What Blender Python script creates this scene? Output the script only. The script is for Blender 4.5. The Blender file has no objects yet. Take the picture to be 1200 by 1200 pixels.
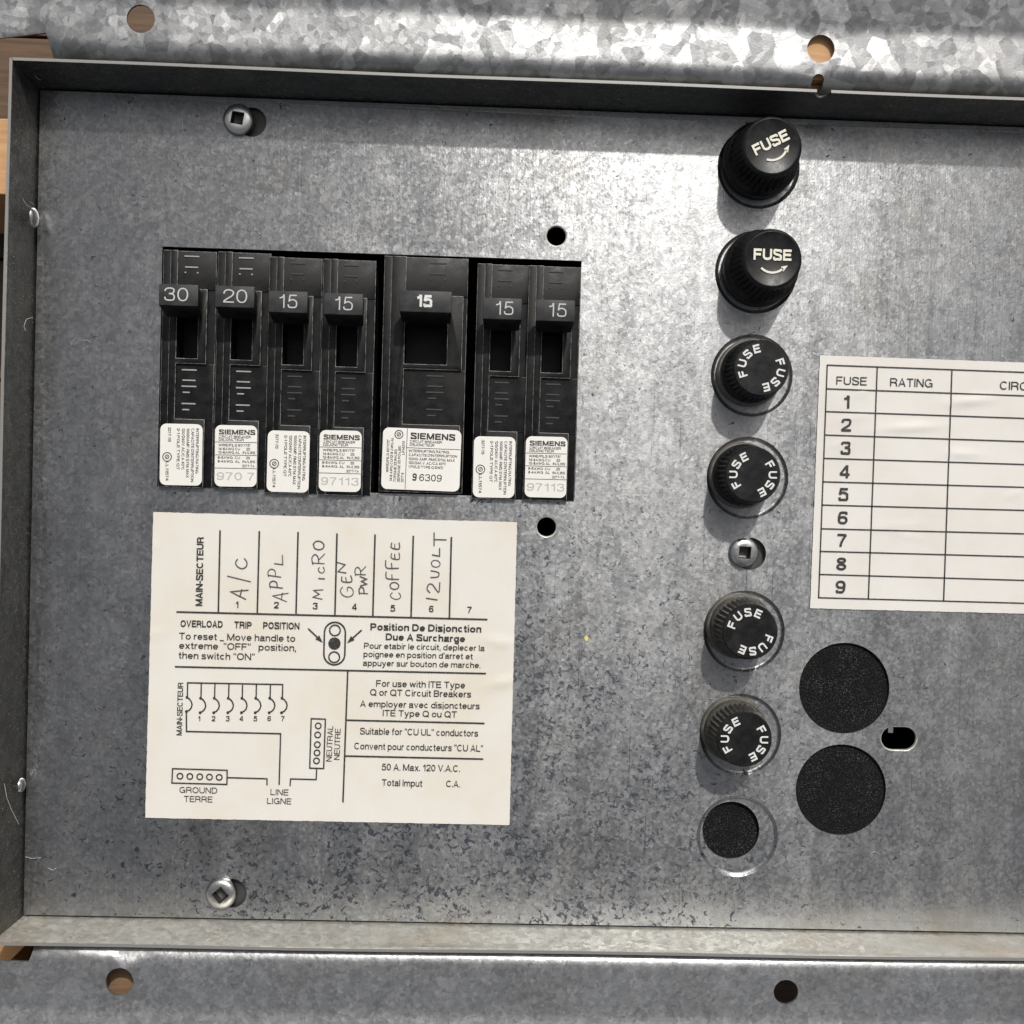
import bpy, bmesh, math, random
from mathutils import Vector, Matrix
from mathutils.geometry import delaunay_2d_cdt

# ------------------------------------------------------------------ camera, sky, sun, exposure
S = 0.00025                       # one design unit = 0.25 mm
D = 1292.0                        # camera height over the cover plate, in units
F = 1292.0
random.seed(7)
sc = bpy.context.scene
col = sc.collection
tx, ty, tr = math.radians(-1.1516), math.radians(-1.5045), math.radians(1.6387)
R3 = Matrix.Rotation(tr, 3, 'Z') @ Matrix.Rotation(ty, 3, 'Y') @ Matrix.Rotation(tx, 3, 'X')
cd = bpy.data.cameras.new('camera'); cam = bpy.data.objects.new('camera', cd); col.objects.link(cam)
cam.matrix_world = Matrix.Translation((0, 0, D*S)) @ R3.to_4x4()
cd.sensor_width = 36; cd.lens = 36*F/1200; cd.clip_start = 0.01; cd.clip_end = 100
sc.camera = cam

SUN = Vector((13, 52, 60)).normalized()
world = bpy.data.worlds.new('World'); sc.world = world; world.use_nodes = True
wn = world.node_tree.nodes; wl = world.node_tree.links
sky = wn.new('ShaderNodeTexSky'); sky.sky_type = 'NISHITA'; sky.sun_disc = False
sky.sun_elevation = math.asin(SUN.z); sky.sun_rotation = math.atan2(SUN.x, SUN.y)
sky.air_density = 1.0; sky.dust_density = 7.0; sky.ozone_density = 1.0
bg = wn['Background']; bg.inputs[1].default_value = 0.09
hs = wn.new('ShaderNodeHueSaturation'); hs.inputs['Saturation'].default_value = .3   # thin white haze
wl.new(sky.outputs[0], hs.inputs['Color']); wl.new(hs.outputs[0], bg.inputs[0])
sd = bpy.data.lights.new('sun', 'SUN'); sun = bpy.data.objects.new('sun', sd); col.objects.link(sun)
sd.energy = 2.6; sd.angle = math.radians(1.5); sd.color = (1.0, 0.965, 0.91)
sun.rotation_euler = SUN.to_track_quat('Z', 'Y').to_euler(); sun.location = (0.1, 0.3, 0.6)
sc.view_settings.view_transform = 'Standard'; sc.view_settings.look = 'None'
sc.view_settings.exposure = 0.0; sc.view_settings.gamma = 1

def P(px, py, z=0.0):
    """point of the horizontal plane at height z measured at (px, py) of the survey grid"""
    d = R3 @ Vector(((px-600)/F, -(py-600)/F, -1.0)); t = (z-D)/d.z
    return (d.x*t, d.y*t)

# ------------------------------------------------------------------ materials
def nd(m, t, **kw):
    n = m.node_tree.nodes.new(t)
    for k, v in kw.items(): setattr(n, k, v)
    return n
def mat(name, rgb=(.5,.5,.5), rough=.5, metal=0.0, spec=.5):
    m = bpy.data.materials.new(name); m.use_nodes = True
    b = m.node_tree.nodes['Principled BSDF']
    b.inputs['Base Color'].default_value = (*rgb, 1); b.inputs['Roughness'].default_value = rough
    b.inputs['Metallic'].default_value = metal; b.inputs['Specular IOR Level'].default_value = spec
    return m, b
def lk(m, a, b): m.node_tree.links.new(a, b)
def mapped(m, scale=(1,1,1), loc=(0,0,0)):
    tc = nd(m, 'ShaderNodeTexCoord'); mp = nd(m, 'ShaderNodeMapping')
    mp.inputs['Scale'].default_value = scale; mp.inputs['Location'].default_value = loc
    lk(m, tc.outputs['Object'], mp.inputs[0]); return mp.outputs[0]
def noise(m, vec, scale, detail=3, rough=.5, dist=0):
    n = nd(m, 'ShaderNodeTexNoise'); n.inputs['Scale'].default_value = scale
    n.inputs['Detail'].default_value = detail; n.inputs['Roughness'].default_value = rough
    n.inputs['Distortion'].default_value = dist; lk(m, vec, n.inputs['Vector']); return n.outputs['Fac']
def ramp(m, fac, a, b, lo=0.0, hi=1.0):
    n = nd(m, 'ShaderNodeMapRange'); n.interpolation_type = 'SMOOTHSTEP'
    n.inputs['From Min'].default_value = a; n.inputs['From Max'].default_value = b
    n.inputs['To Min'].default_value = lo; n.inputs['To Max'].default_value = hi
    lk(m, fac, n.inputs['Value']); return n.outputs['Result']
def math_(m, op, a, b):
    n = nd(m, 'ShaderNodeMath', operation=op)
    for i, v in enumerate((a, b)):
        if isinstance(v, (int, float)): n.inputs[i].default_value = v
        else: lk(m, v, n.inputs[i])
    return n.outputs[0]
def mixc(m, fac, a, b):
    n = nd(m, 'ShaderNodeMix', data_type='RGBA')
    if isinstance(fac, (int, float)): n.inputs[0].default_value = fac
    else: lk(m, fac, n.inputs[0])
    for i, v in ((6, a), (7, b)):
        if isinstance(v, tuple): n.inputs[i].default_value = (*v, 1)
        else: lk(m, v, n.inputs[i])
    return n.outputs[2]
def bump(m, h, strength, dist, normal=None):
    n = nd(m, 'ShaderNodeBump'); n.inputs['Strength'].default_value = strength; n.inputs['Distance'].default_value = dist
    lk(m, h, n.inputs['Height'])
    if normal is not None: lk(m, normal, n.inputs['Normal'])
    return n.outputs[0]

def galvanised(name, cell=6.0, tilt=.12, base=(.50,.505,.515), dark=(.34,.345,.36), rough=(.34,.55), metal=.85,
               flecks=0.0, fleck_centre=(0,0), fleck_r=450, dust=0.0, coarse=0.0, dirt=(.2,.18,.15), aniso=0.0, dirtiness=.35, warp_=1.3, grain=.5):
    m, b = mat(name, metal=metal)
    v = mapped(m)
    # warp the crystal lattice a little so that the spangle is not cell-perfect
    wn_ = nd(m, 'ShaderNodeTexNoise'); wn_.inputs['Scale'].default_value = 1/(cell*1.2*S); wn_.inputs['Detail'].default_value = 3
    lk(m, v, wn_.inputs['Vector'])
    sub = nd(m, 'ShaderNodeVectorMath', operation='SUBTRACT'); lk(m, wn_.outputs['Color'], sub.inputs[0]); sub.inputs[1].default_value = (.5,.5,.5)
    scl = nd(m, 'ShaderNodeVectorMath', operation='SCALE'); lk(m, sub.outputs[0], scl.inputs[0]); scl.inputs['Scale'].default_value = cell*warp_*S
    add = nd(m, 'ShaderNodeVectorMath', operation='ADD'); lk(m, v, add.inputs[0]); lk(m, scl.outputs[0], add.inputs[1])
    vo = nd(m, 'ShaderNodeTexVoronoi'); vo.inputs['Scale'].default_value = 1/(cell*S); lk(m, add.outputs[0], vo.inputs['Vector'])
    vo2 = nd(m, 'ShaderNodeTexVoronoi'); vo2.inputs['Scale'].default_value = 1/(cell*2.7*S); lk(m, add.outputs[0], vo2.inputs['Vector'])
    sx = nd(m, 'ShaderNodeSeparateColor'); lk(m, vo.outputs['Color'], sx.inputs[0])
    sx2 = nd(m, 'ShaderNodeSeparateColor'); lk(m, vo2.outputs['Color'], sx2.inputs[0])
    big = noise(m, v, 1/(260*S), 4, .55)
    mid = noise(m, v, 1/(40*S), 5, .65)
    fine = noise(m, v, 1/(2.6*S), 2, .6)
    streak = noise(m, mapped(m, (1, .04, 1)), 1/(5*S), 3, .6)
    f = math_(m, 'ADD', math_(m, 'MULTIPLY', sx.outputs[0], .34), math_(m, 'MULTIPLY', sx2.outputs[1], .22+coarse))
    f = math_(m, 'ADD', f, math_(m, 'MULTIPLY', mid, .5)); f = math_(m, 'ADD', f, math_(m, 'MULTIPLY', fine, .35))
    f = math_(m, 'ADD', f, math_(m, 'MULTIPLY', big, .5))
    c = mixc(m, ramp(m, f, .55, 1.35+coarse), dark, base)
    r = ramp(m, math_(m, 'ADD', sx.outputs[2], math_(m, 'MULTIPLY', math_(m, 'SUBTRACT', mid, .5), 1.4)), 0, 1, *rough)
    if flecks > 0:
        geo = nd(m, 'ShaderNodeVectorMath', operation='DISTANCE'); lk(m, v, geo.inputs[0])
        geo.inputs[1].default_value = (fleck_centre[0]*S, fleck_centre[1]*S, 0)
        zone = ramp(m, geo.outputs['Value'], fleck_r*S, fleck_r*.25*S, .0, 1)
        zn = noise(m, v, 1/(90*S), 3, .6)
        zone = math_(m, 'MULTIPLY', zone, ramp(m, zn, .3, .6, .35, 1))
        fn = noise(m, v, 1/(7.0*S), 3.6, .64, .8)
        fm = ramp(m, math_(m, 'ADD', fn, math_(m, 'MULTIPLY', zone, .135*flecks)), .665, .69)
        c = mixc(m, math_(m, 'MULTIPLY', fm, .9), c, (.035,.04,.055))
        r = math_(m, 'ADD', r, math_(m, 'MULTIPLY', fm, .15))
    # a grey oxide film lies unevenly on the zinc and carries a little dirt
    dn = noise(m, v, 1/(120*S), 6, .65)
    c = mixc(m, ramp(m, dn, .48, .75, 0, dirtiness), c, dirt)
    if dust > 0:
        dd = noise(m, v, 1/(1.6*S), 1, .5)
        zn2 = noise(m, v, 1/(60*S), 3, .5)
        dm = math_(m, 'MULTIPLY', ramp(m, dd, .66, .72), ramp(m, zn2, .3, .6, .2, 1))
        c = mixc(m, math_(m, 'MULTIPLY', dm, dust), c, (.62,.58,.48))
        mt = nd(m, 'ShaderNodeMath', operation='MULTIPLY_ADD'); lk(m, dm, mt.inputs[0]); mt.inputs[1].default_value = -metal*dust; mt.inputs[2].default_value = metal
        lk(m, mt.outputs[0], b.inputs['Metallic'])
    lk(m, c, b.inputs['Base Color']); lk(m, r, b.inputs['Roughness'])
    if aniso:
        b.inputs['Anisotropic'].default_value = aniso
        tg = nd(m, 'ShaderNodeCombineXYZ'); tg.inputs[1].default_value = 1.0; lk(m, tg.outputs[0], b.inputs['Tangent'])
        sm_ = noise(m, mapped(m, (1, .12, 1)), 1/(55*S), 4, .6)      # rolling smears
        sc_ = noise(m, mapped(m, (1, .015, 1)), 1/(2.2*S), 2, .5)    # fine drawn scratches
        r = math_(m, 'ADD', r, ramp(m, sm_, .3, .7, -.035, .05))
        r = math_(m, 'SUBTRACT', r, ramp(m, sc_, .66, .72, 0, .08))
        lk(m, r, b.inputs['Roughness'])
    # every crystal faces its own way
    g = nd(m, 'ShaderNodeNewGeometry')
    s2 = nd(m, 'ShaderNodeVectorMath', operation='SUBTRACT'); lk(m, vo.outputs['Color'], s2.inputs[0]); s2.inputs[1].default_value = (.5,.5,.5)
    s3 = nd(m, 'ShaderNodeVectorMath', operation='SCALE'); lk(m, s2.outputs[0], s3.inputs[0]); s3.inputs['Scale'].default_value = tilt
    s4 = nd(m, 'ShaderNodeVectorMath', operation='SUBTRACT'); lk(m, vo2.outputs['Color'], s4.inputs[0]); s4.inputs[1].default_value = (.5,.5,.5)
    s5 = nd(m, 'ShaderNodeVectorMath', operation='SCALE'); lk(m, s4.outputs[0], s5.inputs[0]); s5.inputs['Scale'].default_value = tilt*(.5+coarse*3)
    a1 = nd(m, 'ShaderNodeVectorMath', operation='ADD'); lk(m, g.outputs['Normal'], a1.inputs[0]); lk(m, s3.outputs[0], a1.inputs[1])
    a2 = nd(m, 'ShaderNodeVectorMath', operation='ADD'); lk(m, a1.outputs[0], a2.inputs[0]); lk(m, s5.outputs[0], a2.inputs[1])
    nn = nd(m, 'ShaderNodeVectorMath', operation='NORMALIZE'); lk(m, a2.outputs[0], nn.inputs[0])
    n1 = bump(m, streak, .25, .4*S, nn.outputs[0])
    n2 = bump(m, fine, grain, .55*S, n1)
    lk(m, n2, b.inputs['Normal'])
    return m

M = {}
M['plate'] = galvanised('galvanised_plate', 3.6, .05, base=(.295,.30,.305), dark=(.225,.229,.235), rough=(.28,.375), aniso=.72, grain=.25, metal=.92, flecks=1.0, fleck_centre=(-90,-420), fleck_r=640)
M['flange'] = galvanised('spangled_zinc', 7.0, .06, base=(.37,.374,.378), dark=(.21,.214,.218), rough=(.35,.46), coarse=.24, grain=.18, warp_=.55)
M['wall'] = galvanised('zinc_wall', 5.0, .05, base=(.17,.17,.16), dark=(.10,.10,.095), rough=(.4,.55), dust=.6)  # rim zinc darkened so the colour carries the upper wall's shade
M['flange2'] = galvanised('dull_zinc', 4.0, .06, base=(.44,.445,.45), dark=(.29,.295,.30), rough=(.36,.48), grain=.3)
M['cut'], _ = mat('bare_cut_edge', (.25,.247,.235), .45, .3)  # rim edge strip, paler than the walls
M['lip'] = galvanised('zinc_lip', 6.0, .08, base=(.55,.54,.5), dark=(.40,.395,.36), rough=(.42,.6), metal=.6, dirt=(.36,.27,.16), dirtiness=.5, dust=.3)  # same rim zinc lightened, sunlight put into the lower wall's colour
def plastic(name, rgb, rough, wear=None, spec=.4, speck=0.15):
    m, b = mat(name, rgb, rough, 0, spec); v = mapped(m)
    f = noise(m, v, 1/(1.1*S), 2, .6); g = noise(m, v, 1/(14*S), 4, .65)
    c = mixc(m, ramp(m, g, .35, .75), rgb, tuple(x*1.7+.004 for x in rgb))
    if speck: c = mixc(m, math_(m, 'MULTIPLY', ramp(m, f, .69, .76), speck), c, (.5,.48,.44))
    if wear:
        w = noise(m, v, 1/(8*S), 5, .75)
        c = mixc(m, ramp(m, w, .36, .60), c, wear)
    lk(m, c, b.inputs['Base Color'])
    lk(m, ramp(m, g, .3, .7, rough-.06, rough+.1), b.inputs['Roughness'])
    lk(m, bump(m, f, .35, .35*S), b.inputs['Normal'])
    return m
M['black'] = plastic('black_phenolic', (.004,.004,.0042), .42, spec=.20)
M['worn'] = plastic('worn_black_edge', (.035,.035,.034), .5, wear=(.34,.33,.31))  # edge wear, paled further to paint sunlight on the step edges
M['handle'] = plastic('charcoal_handle', (.022,.0225,.024), .5, speck=.25, spec=.3)  # lighter tone for handle tops only, painting the sun on them
M['knob'] = plastic('black_knob', (.006,.006,.0065), .36, spec=.28, speck=.15)
M['knobring'] = plastic('dusty_knob_flange', (.085,.08,.068), .5, speck=.4)
M['knobdusty'] = plastic('dusty_knob_side', (.025,.023,.02), .5, wear=(.065,.062,.052), speck=.4)
M['dark'], _ = mat('dark_interior', (.006,.006,.006), .8)
M['steel'], _b = mat('bright_screw_zinc', (.62,.61,.58), .24, 1.0)
_v = mapped(M['steel']); lk(M['steel'], bump(M['steel'], noise(M['steel'], _v, 1/(6*S), 3), .4, .8*S), _b.inputs['Normal'])
M['steeldark'], _ = mat('dull_screw_zinc', (.66,.66,.63), .3, 1.0)
M['bracket'], _ = mat('dull_bracket', (.10,.10,.095), .5, .8)  # dull bracket metal, also used as painted shade in the screw sockets
M['ink'], _b = mat('black_ink', (.022,.020,.019), .6)
_v = mapped(M['ink']); lk(M['ink'], mixc(M['ink'], ramp(M['ink'], noise(M['ink'], _v, 1/(3*S), 4, .7), .45, .75), (.018,.017,.016), (.085,.08,.075)), _b.inputs['Base Color'])
M['inkgrey'], _ = mat('grey_stamp_ink', (.42,.41,.40), .7)
M['pen'], _ = mat('ballpoint_ink', (.075,.075,.08), .5)
M['whiteprint'], _ = mat('white_print', (.62,.62,.60), .6)
M['greyprint'], _ = mat('grey_print', (.46,.46,.45), .6)
M['creamprint'], _ = mat('cream_paint_fill', (.68,.66,.56), .6)
M['emboss'], _ = mat('scuffed_embossing', (.30,.30,.29), .6)  # paler marks for the two leftmost breakers
M['embossd'], _ = mat('dull_embossing', (.035,.035,.034), .6)
M['yellow'], _ = mat('yellow_paint_fleck', (.65,.55,.15), .6)
M['fibre'], _ = mat('grey_lint', (.5,.48,.42), .9)
def paper(name, rgb, rgb2):
    m, b = mat(name, rgb, .62, 0, .25); v = mapped(m)
    n = noise(m, v, 1/(110*S), 4, .6); f = noise(m, v, 1/(1.8*S), 2, .6)
    k = noise(m, mapped(m, (1,.25,1)), 1/(26*S), 5, .6)
    c = mixc(m, ramp(m, n, .35, .75), rgb, rgb2)
    c = mixc(m, ramp(m, f, .62, .8, 0, .12), c, (.45,.4,.33))
    lk(m, c, b.inputs['Base Color'])
    lk(m, bump(m, f, .15, .3*S, bump(m, k, .35, 1.2*S)), b.inputs['Normal'])
    return m
M['paper'] = paper('aged_paper', (.665,.645,.60), (.635,.59,.50))
M['paper2'] = paper('table_paper', (.67,.65,.615), (.62,.59,.545))
M['sticker'] = paper('small_sticker_paper', (.74,.73,.70), (.70,.68,.63))
m, b = mat('black_foam', (.012,.012,.013), .95, 0, .1); v = mapped(m)
f = noise(m, v, 1/(1.5*S), 2, .7); g = noise(m, v, 1/(30*S), 3)
lk(m, mixc(m, math_(m, 'MULTIPLY', ramp(m, f, .54, .68), ramp(m, g, .3, .7, .2, .7)), (.009,.009,.010), (.13,.13,.12)), b.inputs['Base Color'])
lk(m, bump(m, f, 1.0, 2.0*S), b.inputs['Normal']); M['foam'] = m
def wood(name, c1, c2):
    m, b = mat(name, c1, .65); v = mapped(m, (.08, 1, 1))
    n = noise(m, v, 1/(9*S), 6, .65, .5); lk(m, mixc(m, ramp(m, n, .3, .7), c1, c2), b.inputs['Base Color'])
    lk(m, bump(m, n, .3, 1*S), b.inputs['Normal']); return m
M['pine'] = wood('pine', (.56,.33,.16), (.44,.24,.10))
M['brown'] = wood('stained_board', (.13,.075,.04), (.07,.04,.022))
M['brownlit'] = wood('weathered_block', (.24,.15,.085), (.15,.09,.05))  # brown wood, a lighter tone than the boards
M['darkwood'] = wood('dark_board', (.05,.03,.02), (.03,.018,.012))

# ------------------------------------------------------------------ mesh helpers
class MB:
    def __init__(s, o=(0,0,0)): s.v = []; s.f = []; s.m = []; s.o = o
    def add(s, vs, fs, mi=0):
        k = len(s.v); s.v += [tuple(p) for p in vs]; s.f += [tuple(i+k for i in f) for f in fs]; s.m += [mi]*len(fs)
    def frustum(s, a, b, mi=0):
        """a, b: (x0,x1,y0,y1,z) lower and upper rectangle"""
        vs = []
        for (x0,x1,y0,y1,z) in (a, b): vs += [(x0,y0,z),(x1,y0,z),(x1,y1,z),(x0,y1,z)]
        s.add(vs, [(3,2,1,0),(4,5,6,7),(0,1,5,4),(1,2,6,5),(2,3,7,6),(3,0,4,7)], mi)
    def box(s, x0,x1,y0,y1,z0,z1, mi=0): s.frustum((x0,x1,y0,y1,z0), (x0,x1,y0,y1,z1), mi)
    def lathe(s, cx, cy, prof, n=48, knurl=None, mi=0, cap=True):
        vs = []; 
        for j, (r, z) in enumerate(prof):
            for i in range(n):
                a = 2*math.pi*i/n; rr = r
                if knurl and knurl[0] <= j <= knurl[1]: rr = r*(1 - (knurl[2] if i % 2 else 0))
                vs.append((cx+rr*math.cos(a), cy+rr*math.sin(a), z))
        fs = []
        for j in range(len(prof)-1):
            for i in range(n):
                k = (i+1) % n; fs.append((j*n+i, j*n+k, (j+1)*n+k, (j+1)*n+i))
        if cap: fs.append(tuple((len(prof)-1)*n+i for i in range(n)))
        s.add(vs, fs, mi)
    def strip(s, pts, w, z=0, zf=None, closed=False):
        """flat ribbon along a polyline of (x, y)"""
        n = len(pts); L = []; 
        for i in range(n):
            a = Vector(pts[i-1] if (i or closed) else pts[i]); c = Vector(pts[(i+1) % n] if (i < n-1 or closed) else pts[i]); p = Vector(pts[i])
            d1 = (p-a).normalized() if (p-a).length > 1e-6 else None; d2 = (c-p).normalized() if (c-p).length > 1e-6 else None
            d1 = d1 or d2; d2 = d2 or d1
            t = (d1+d2); t = t.normalized() if t.length > 1e-4 else d1
            nx = Vector((-t.y, t.x)); k = w/2/max(.5, nx.dot(Vector((-d1.y, d1.x))))
            if not closed and i == 0: p = p-d1*w*.3
            if not closed and i == n-1: p = p+d2*w*.3
            L += [p+nx*k, p-nx*k]
        vs = [(q.x, q.y, z+(zf(q.x, q.y) if zf else 0)) for q in L]
        fs = [(2*i, 2*i+1, 2*((i+1) % n)+1, 2*((i+1) % n)) for i in range(n if closed else n-1)]
        s.add(vs, [f[::1] for f in fs])
    def disc(s, cx, cy, r, z, n=24, zf=None):
        s.add([(cx+r*math.cos(2*math.pi*i/n), cy+r*math.sin(2*math.pi*i/n), z+(zf(cx,cy) if zf else 0)) for i in range(n)], [tuple(range(n))])
    def tube(s, pts, r, n=6):
        vs = []; k = len(pts)
        for i, p in enumerate(pts):
            p = Vector(p); t = (Vector(pts[min(i+1, k-1)])-Vector(pts[max(i-1, 0)])).normalized()
            u = t.cross(Vector((0,0,1))); u = u.normalized() if u.length > .01 else Vector((1,0,0)); w = t.cross(u)
            for j in range(n):
                a = 2*math.pi*j/n; vs.append(p+u*r*math.cos(a)+w*r*math.sin(a))
        s.add(vs, [(i*n+j, i*n+(j+1) % n, (i+1)*n+(j+1) % n, (i+1)*n+j) for i in range(k-1) for j in range(n)])
    def mesh(s, name, mats, smooth=None, bevel=0, worn=None):
        ox, oy, oz = s.o
        me = bpy.data.meshes.new(name); me.from_pydata([((x-ox)*S, (y-oy)*S, (z-oz)*S) for x, y, z in s.v], [], s.f)
        for m in mats: me.materials.append(m)
        me.polygons.foreach_set('material_index', s.m)
        if bevel:
            bm = bmesh.new(); bm.from_mesh(me)
            bmesh.ops.remove_doubles(bm, verts=bm.verts, dist=.01*S)
            bmesh.ops.dissolve_limit(bm, angle_limit=.02, verts=bm.verts, edges=bm.edges)
            bmesh.ops.recalc_face_normals(bm, faces=bm.faces)
            es = [e for e in bm.edges if len(e.link_faces) == 2 and e.is_convex and e.calc_face_angle(0) > .4
                  and all(v.co.z > (-15-oz)*S for v in e.verts)]
            r = bmesh.ops.bevel(bm, geom=es, offset=bevel*S, segments=2, profile=.5, affect='EDGES', clamp_overlap=True)
            if worn is not None:
                for f in r['faces']: f.material_index = worn
            bm.to_mesh(me); bm.free()
        if smooth is not None:
            me.polygons.foreach_set('use_smooth', [True]*len(me.polygons)); me.set_sharp_from_angle(angle=math.radians(smooth))
        me.update(); return me
def link(name, me, parent=None, loc=(0,0,0)):
    o = bpy.data.objects.new(name, me); col.objects.link(o); o.parent = parent
    o.location = (loc[0]*S, loc[1]*S, loc[2]*S); return o
def tag(o, label, cat, group=None):
    o['label'] = label; o['category'] = cat
    if group: o['group'] = group
    return o
def thing(name, label, cat, loc, group=None): return tag(link(name, None, None, loc), label, cat, group)

def inside(p, loop):
    x, y = p; c = False; n = len(loop)
    for i in range(n):
        x1, y1 = loop[i]; x2, y2 = loop[i-1]
        if (y1 > y) != (y2 > y) and x < (x2-x1)*(y-y1)/(y2-y1)+x1: c = not c
    return c
def circle(cx, cy, r, n=40, sx=1.0): return [(cx+r*sx*math.cos(2*math.pi*i/n), cy+r*math.sin(2*math.pi*i/n)) for i in range(n)]
def stadium(cx, cy, r, L, n=12, ang=0):
    pts = [(L/2+r*math.cos(a), r*math.sin(a)) for a in [math.pi*(i/n-.5) for i in range(n+1)]] + [(-L/2+r*math.cos(a), r*math.sin(a)) for a in [math.pi*(i/n+.5) for i in range(n+1)]]
    c, s_ = math.cos(ang), math.sin(ang); return [(cx+x*c-y*s_, cy+x*s_+y*c) for x, y in pts]
def sheet(mb, outer, holes, fmap, step, thick, mi=0):
    """folded sheet with holes; fmap(u, v, depth) -> point"""
    pts = list(outer); loops = [list(range(len(outer)))]
    for h in holes: loops.append(list(range(len(pts), len(pts)+len(h)))); pts += h
    edges = [(l[i], l[(i+1) % len(l)]) for l in loops for i in range(len(l))]
    xs = [p[0] for p in outer]; ys = [p[1] for p in outer]; sx, sy = step
    hb = [(min(p[0] for p in h)-sx*.3, max(p[0] for p in h)+sx*.3, min(p[1] for p in h)-sy*.3, max(p[1] for p in h)+sy*.3) for h in holes]
    x = min(xs)+sx*.5
    while x < max(xs)-sx*.2:
        y = min(ys)+sy*.5
        while y < max(ys)-sy*.2:
            if inside((x,y), outer) and not any(a < x < b_ and c < y < d for a, b_, c, d in hb): pts.append((x, y))
            y += sy
        x += sx
    vo, eo, fo, ov, oe, of = delaunay_2d_cdt([Vector(p) for p in pts], edges, [], 0, 1e-4)
    idx = {}
    for k, l in enumerate(ov):
        for i in l: idx[i] = k
    tris = []
    for f in fo:
        c = sum((vo[i] for i in f), Vector((0,0)))/len(f)
        if inside(c, outer) and not any(inside(c, h) for h in holes): tris.append(tuple(f))
    n = len(vo)
    vs = [fmap(p.x, p.y, 0) for p in vo]+[fmap(p.x, p.y, thick) for p in vo]
    fs = tris+[tuple(i+n for i in reversed(f)) for f in tris]
    for a, b_ in edges:
        a, b_ = idx[a], idx[b_]; fs.append((b_, a, a+n, b_+n))
    mb.add(vs, fs, mi)

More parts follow.
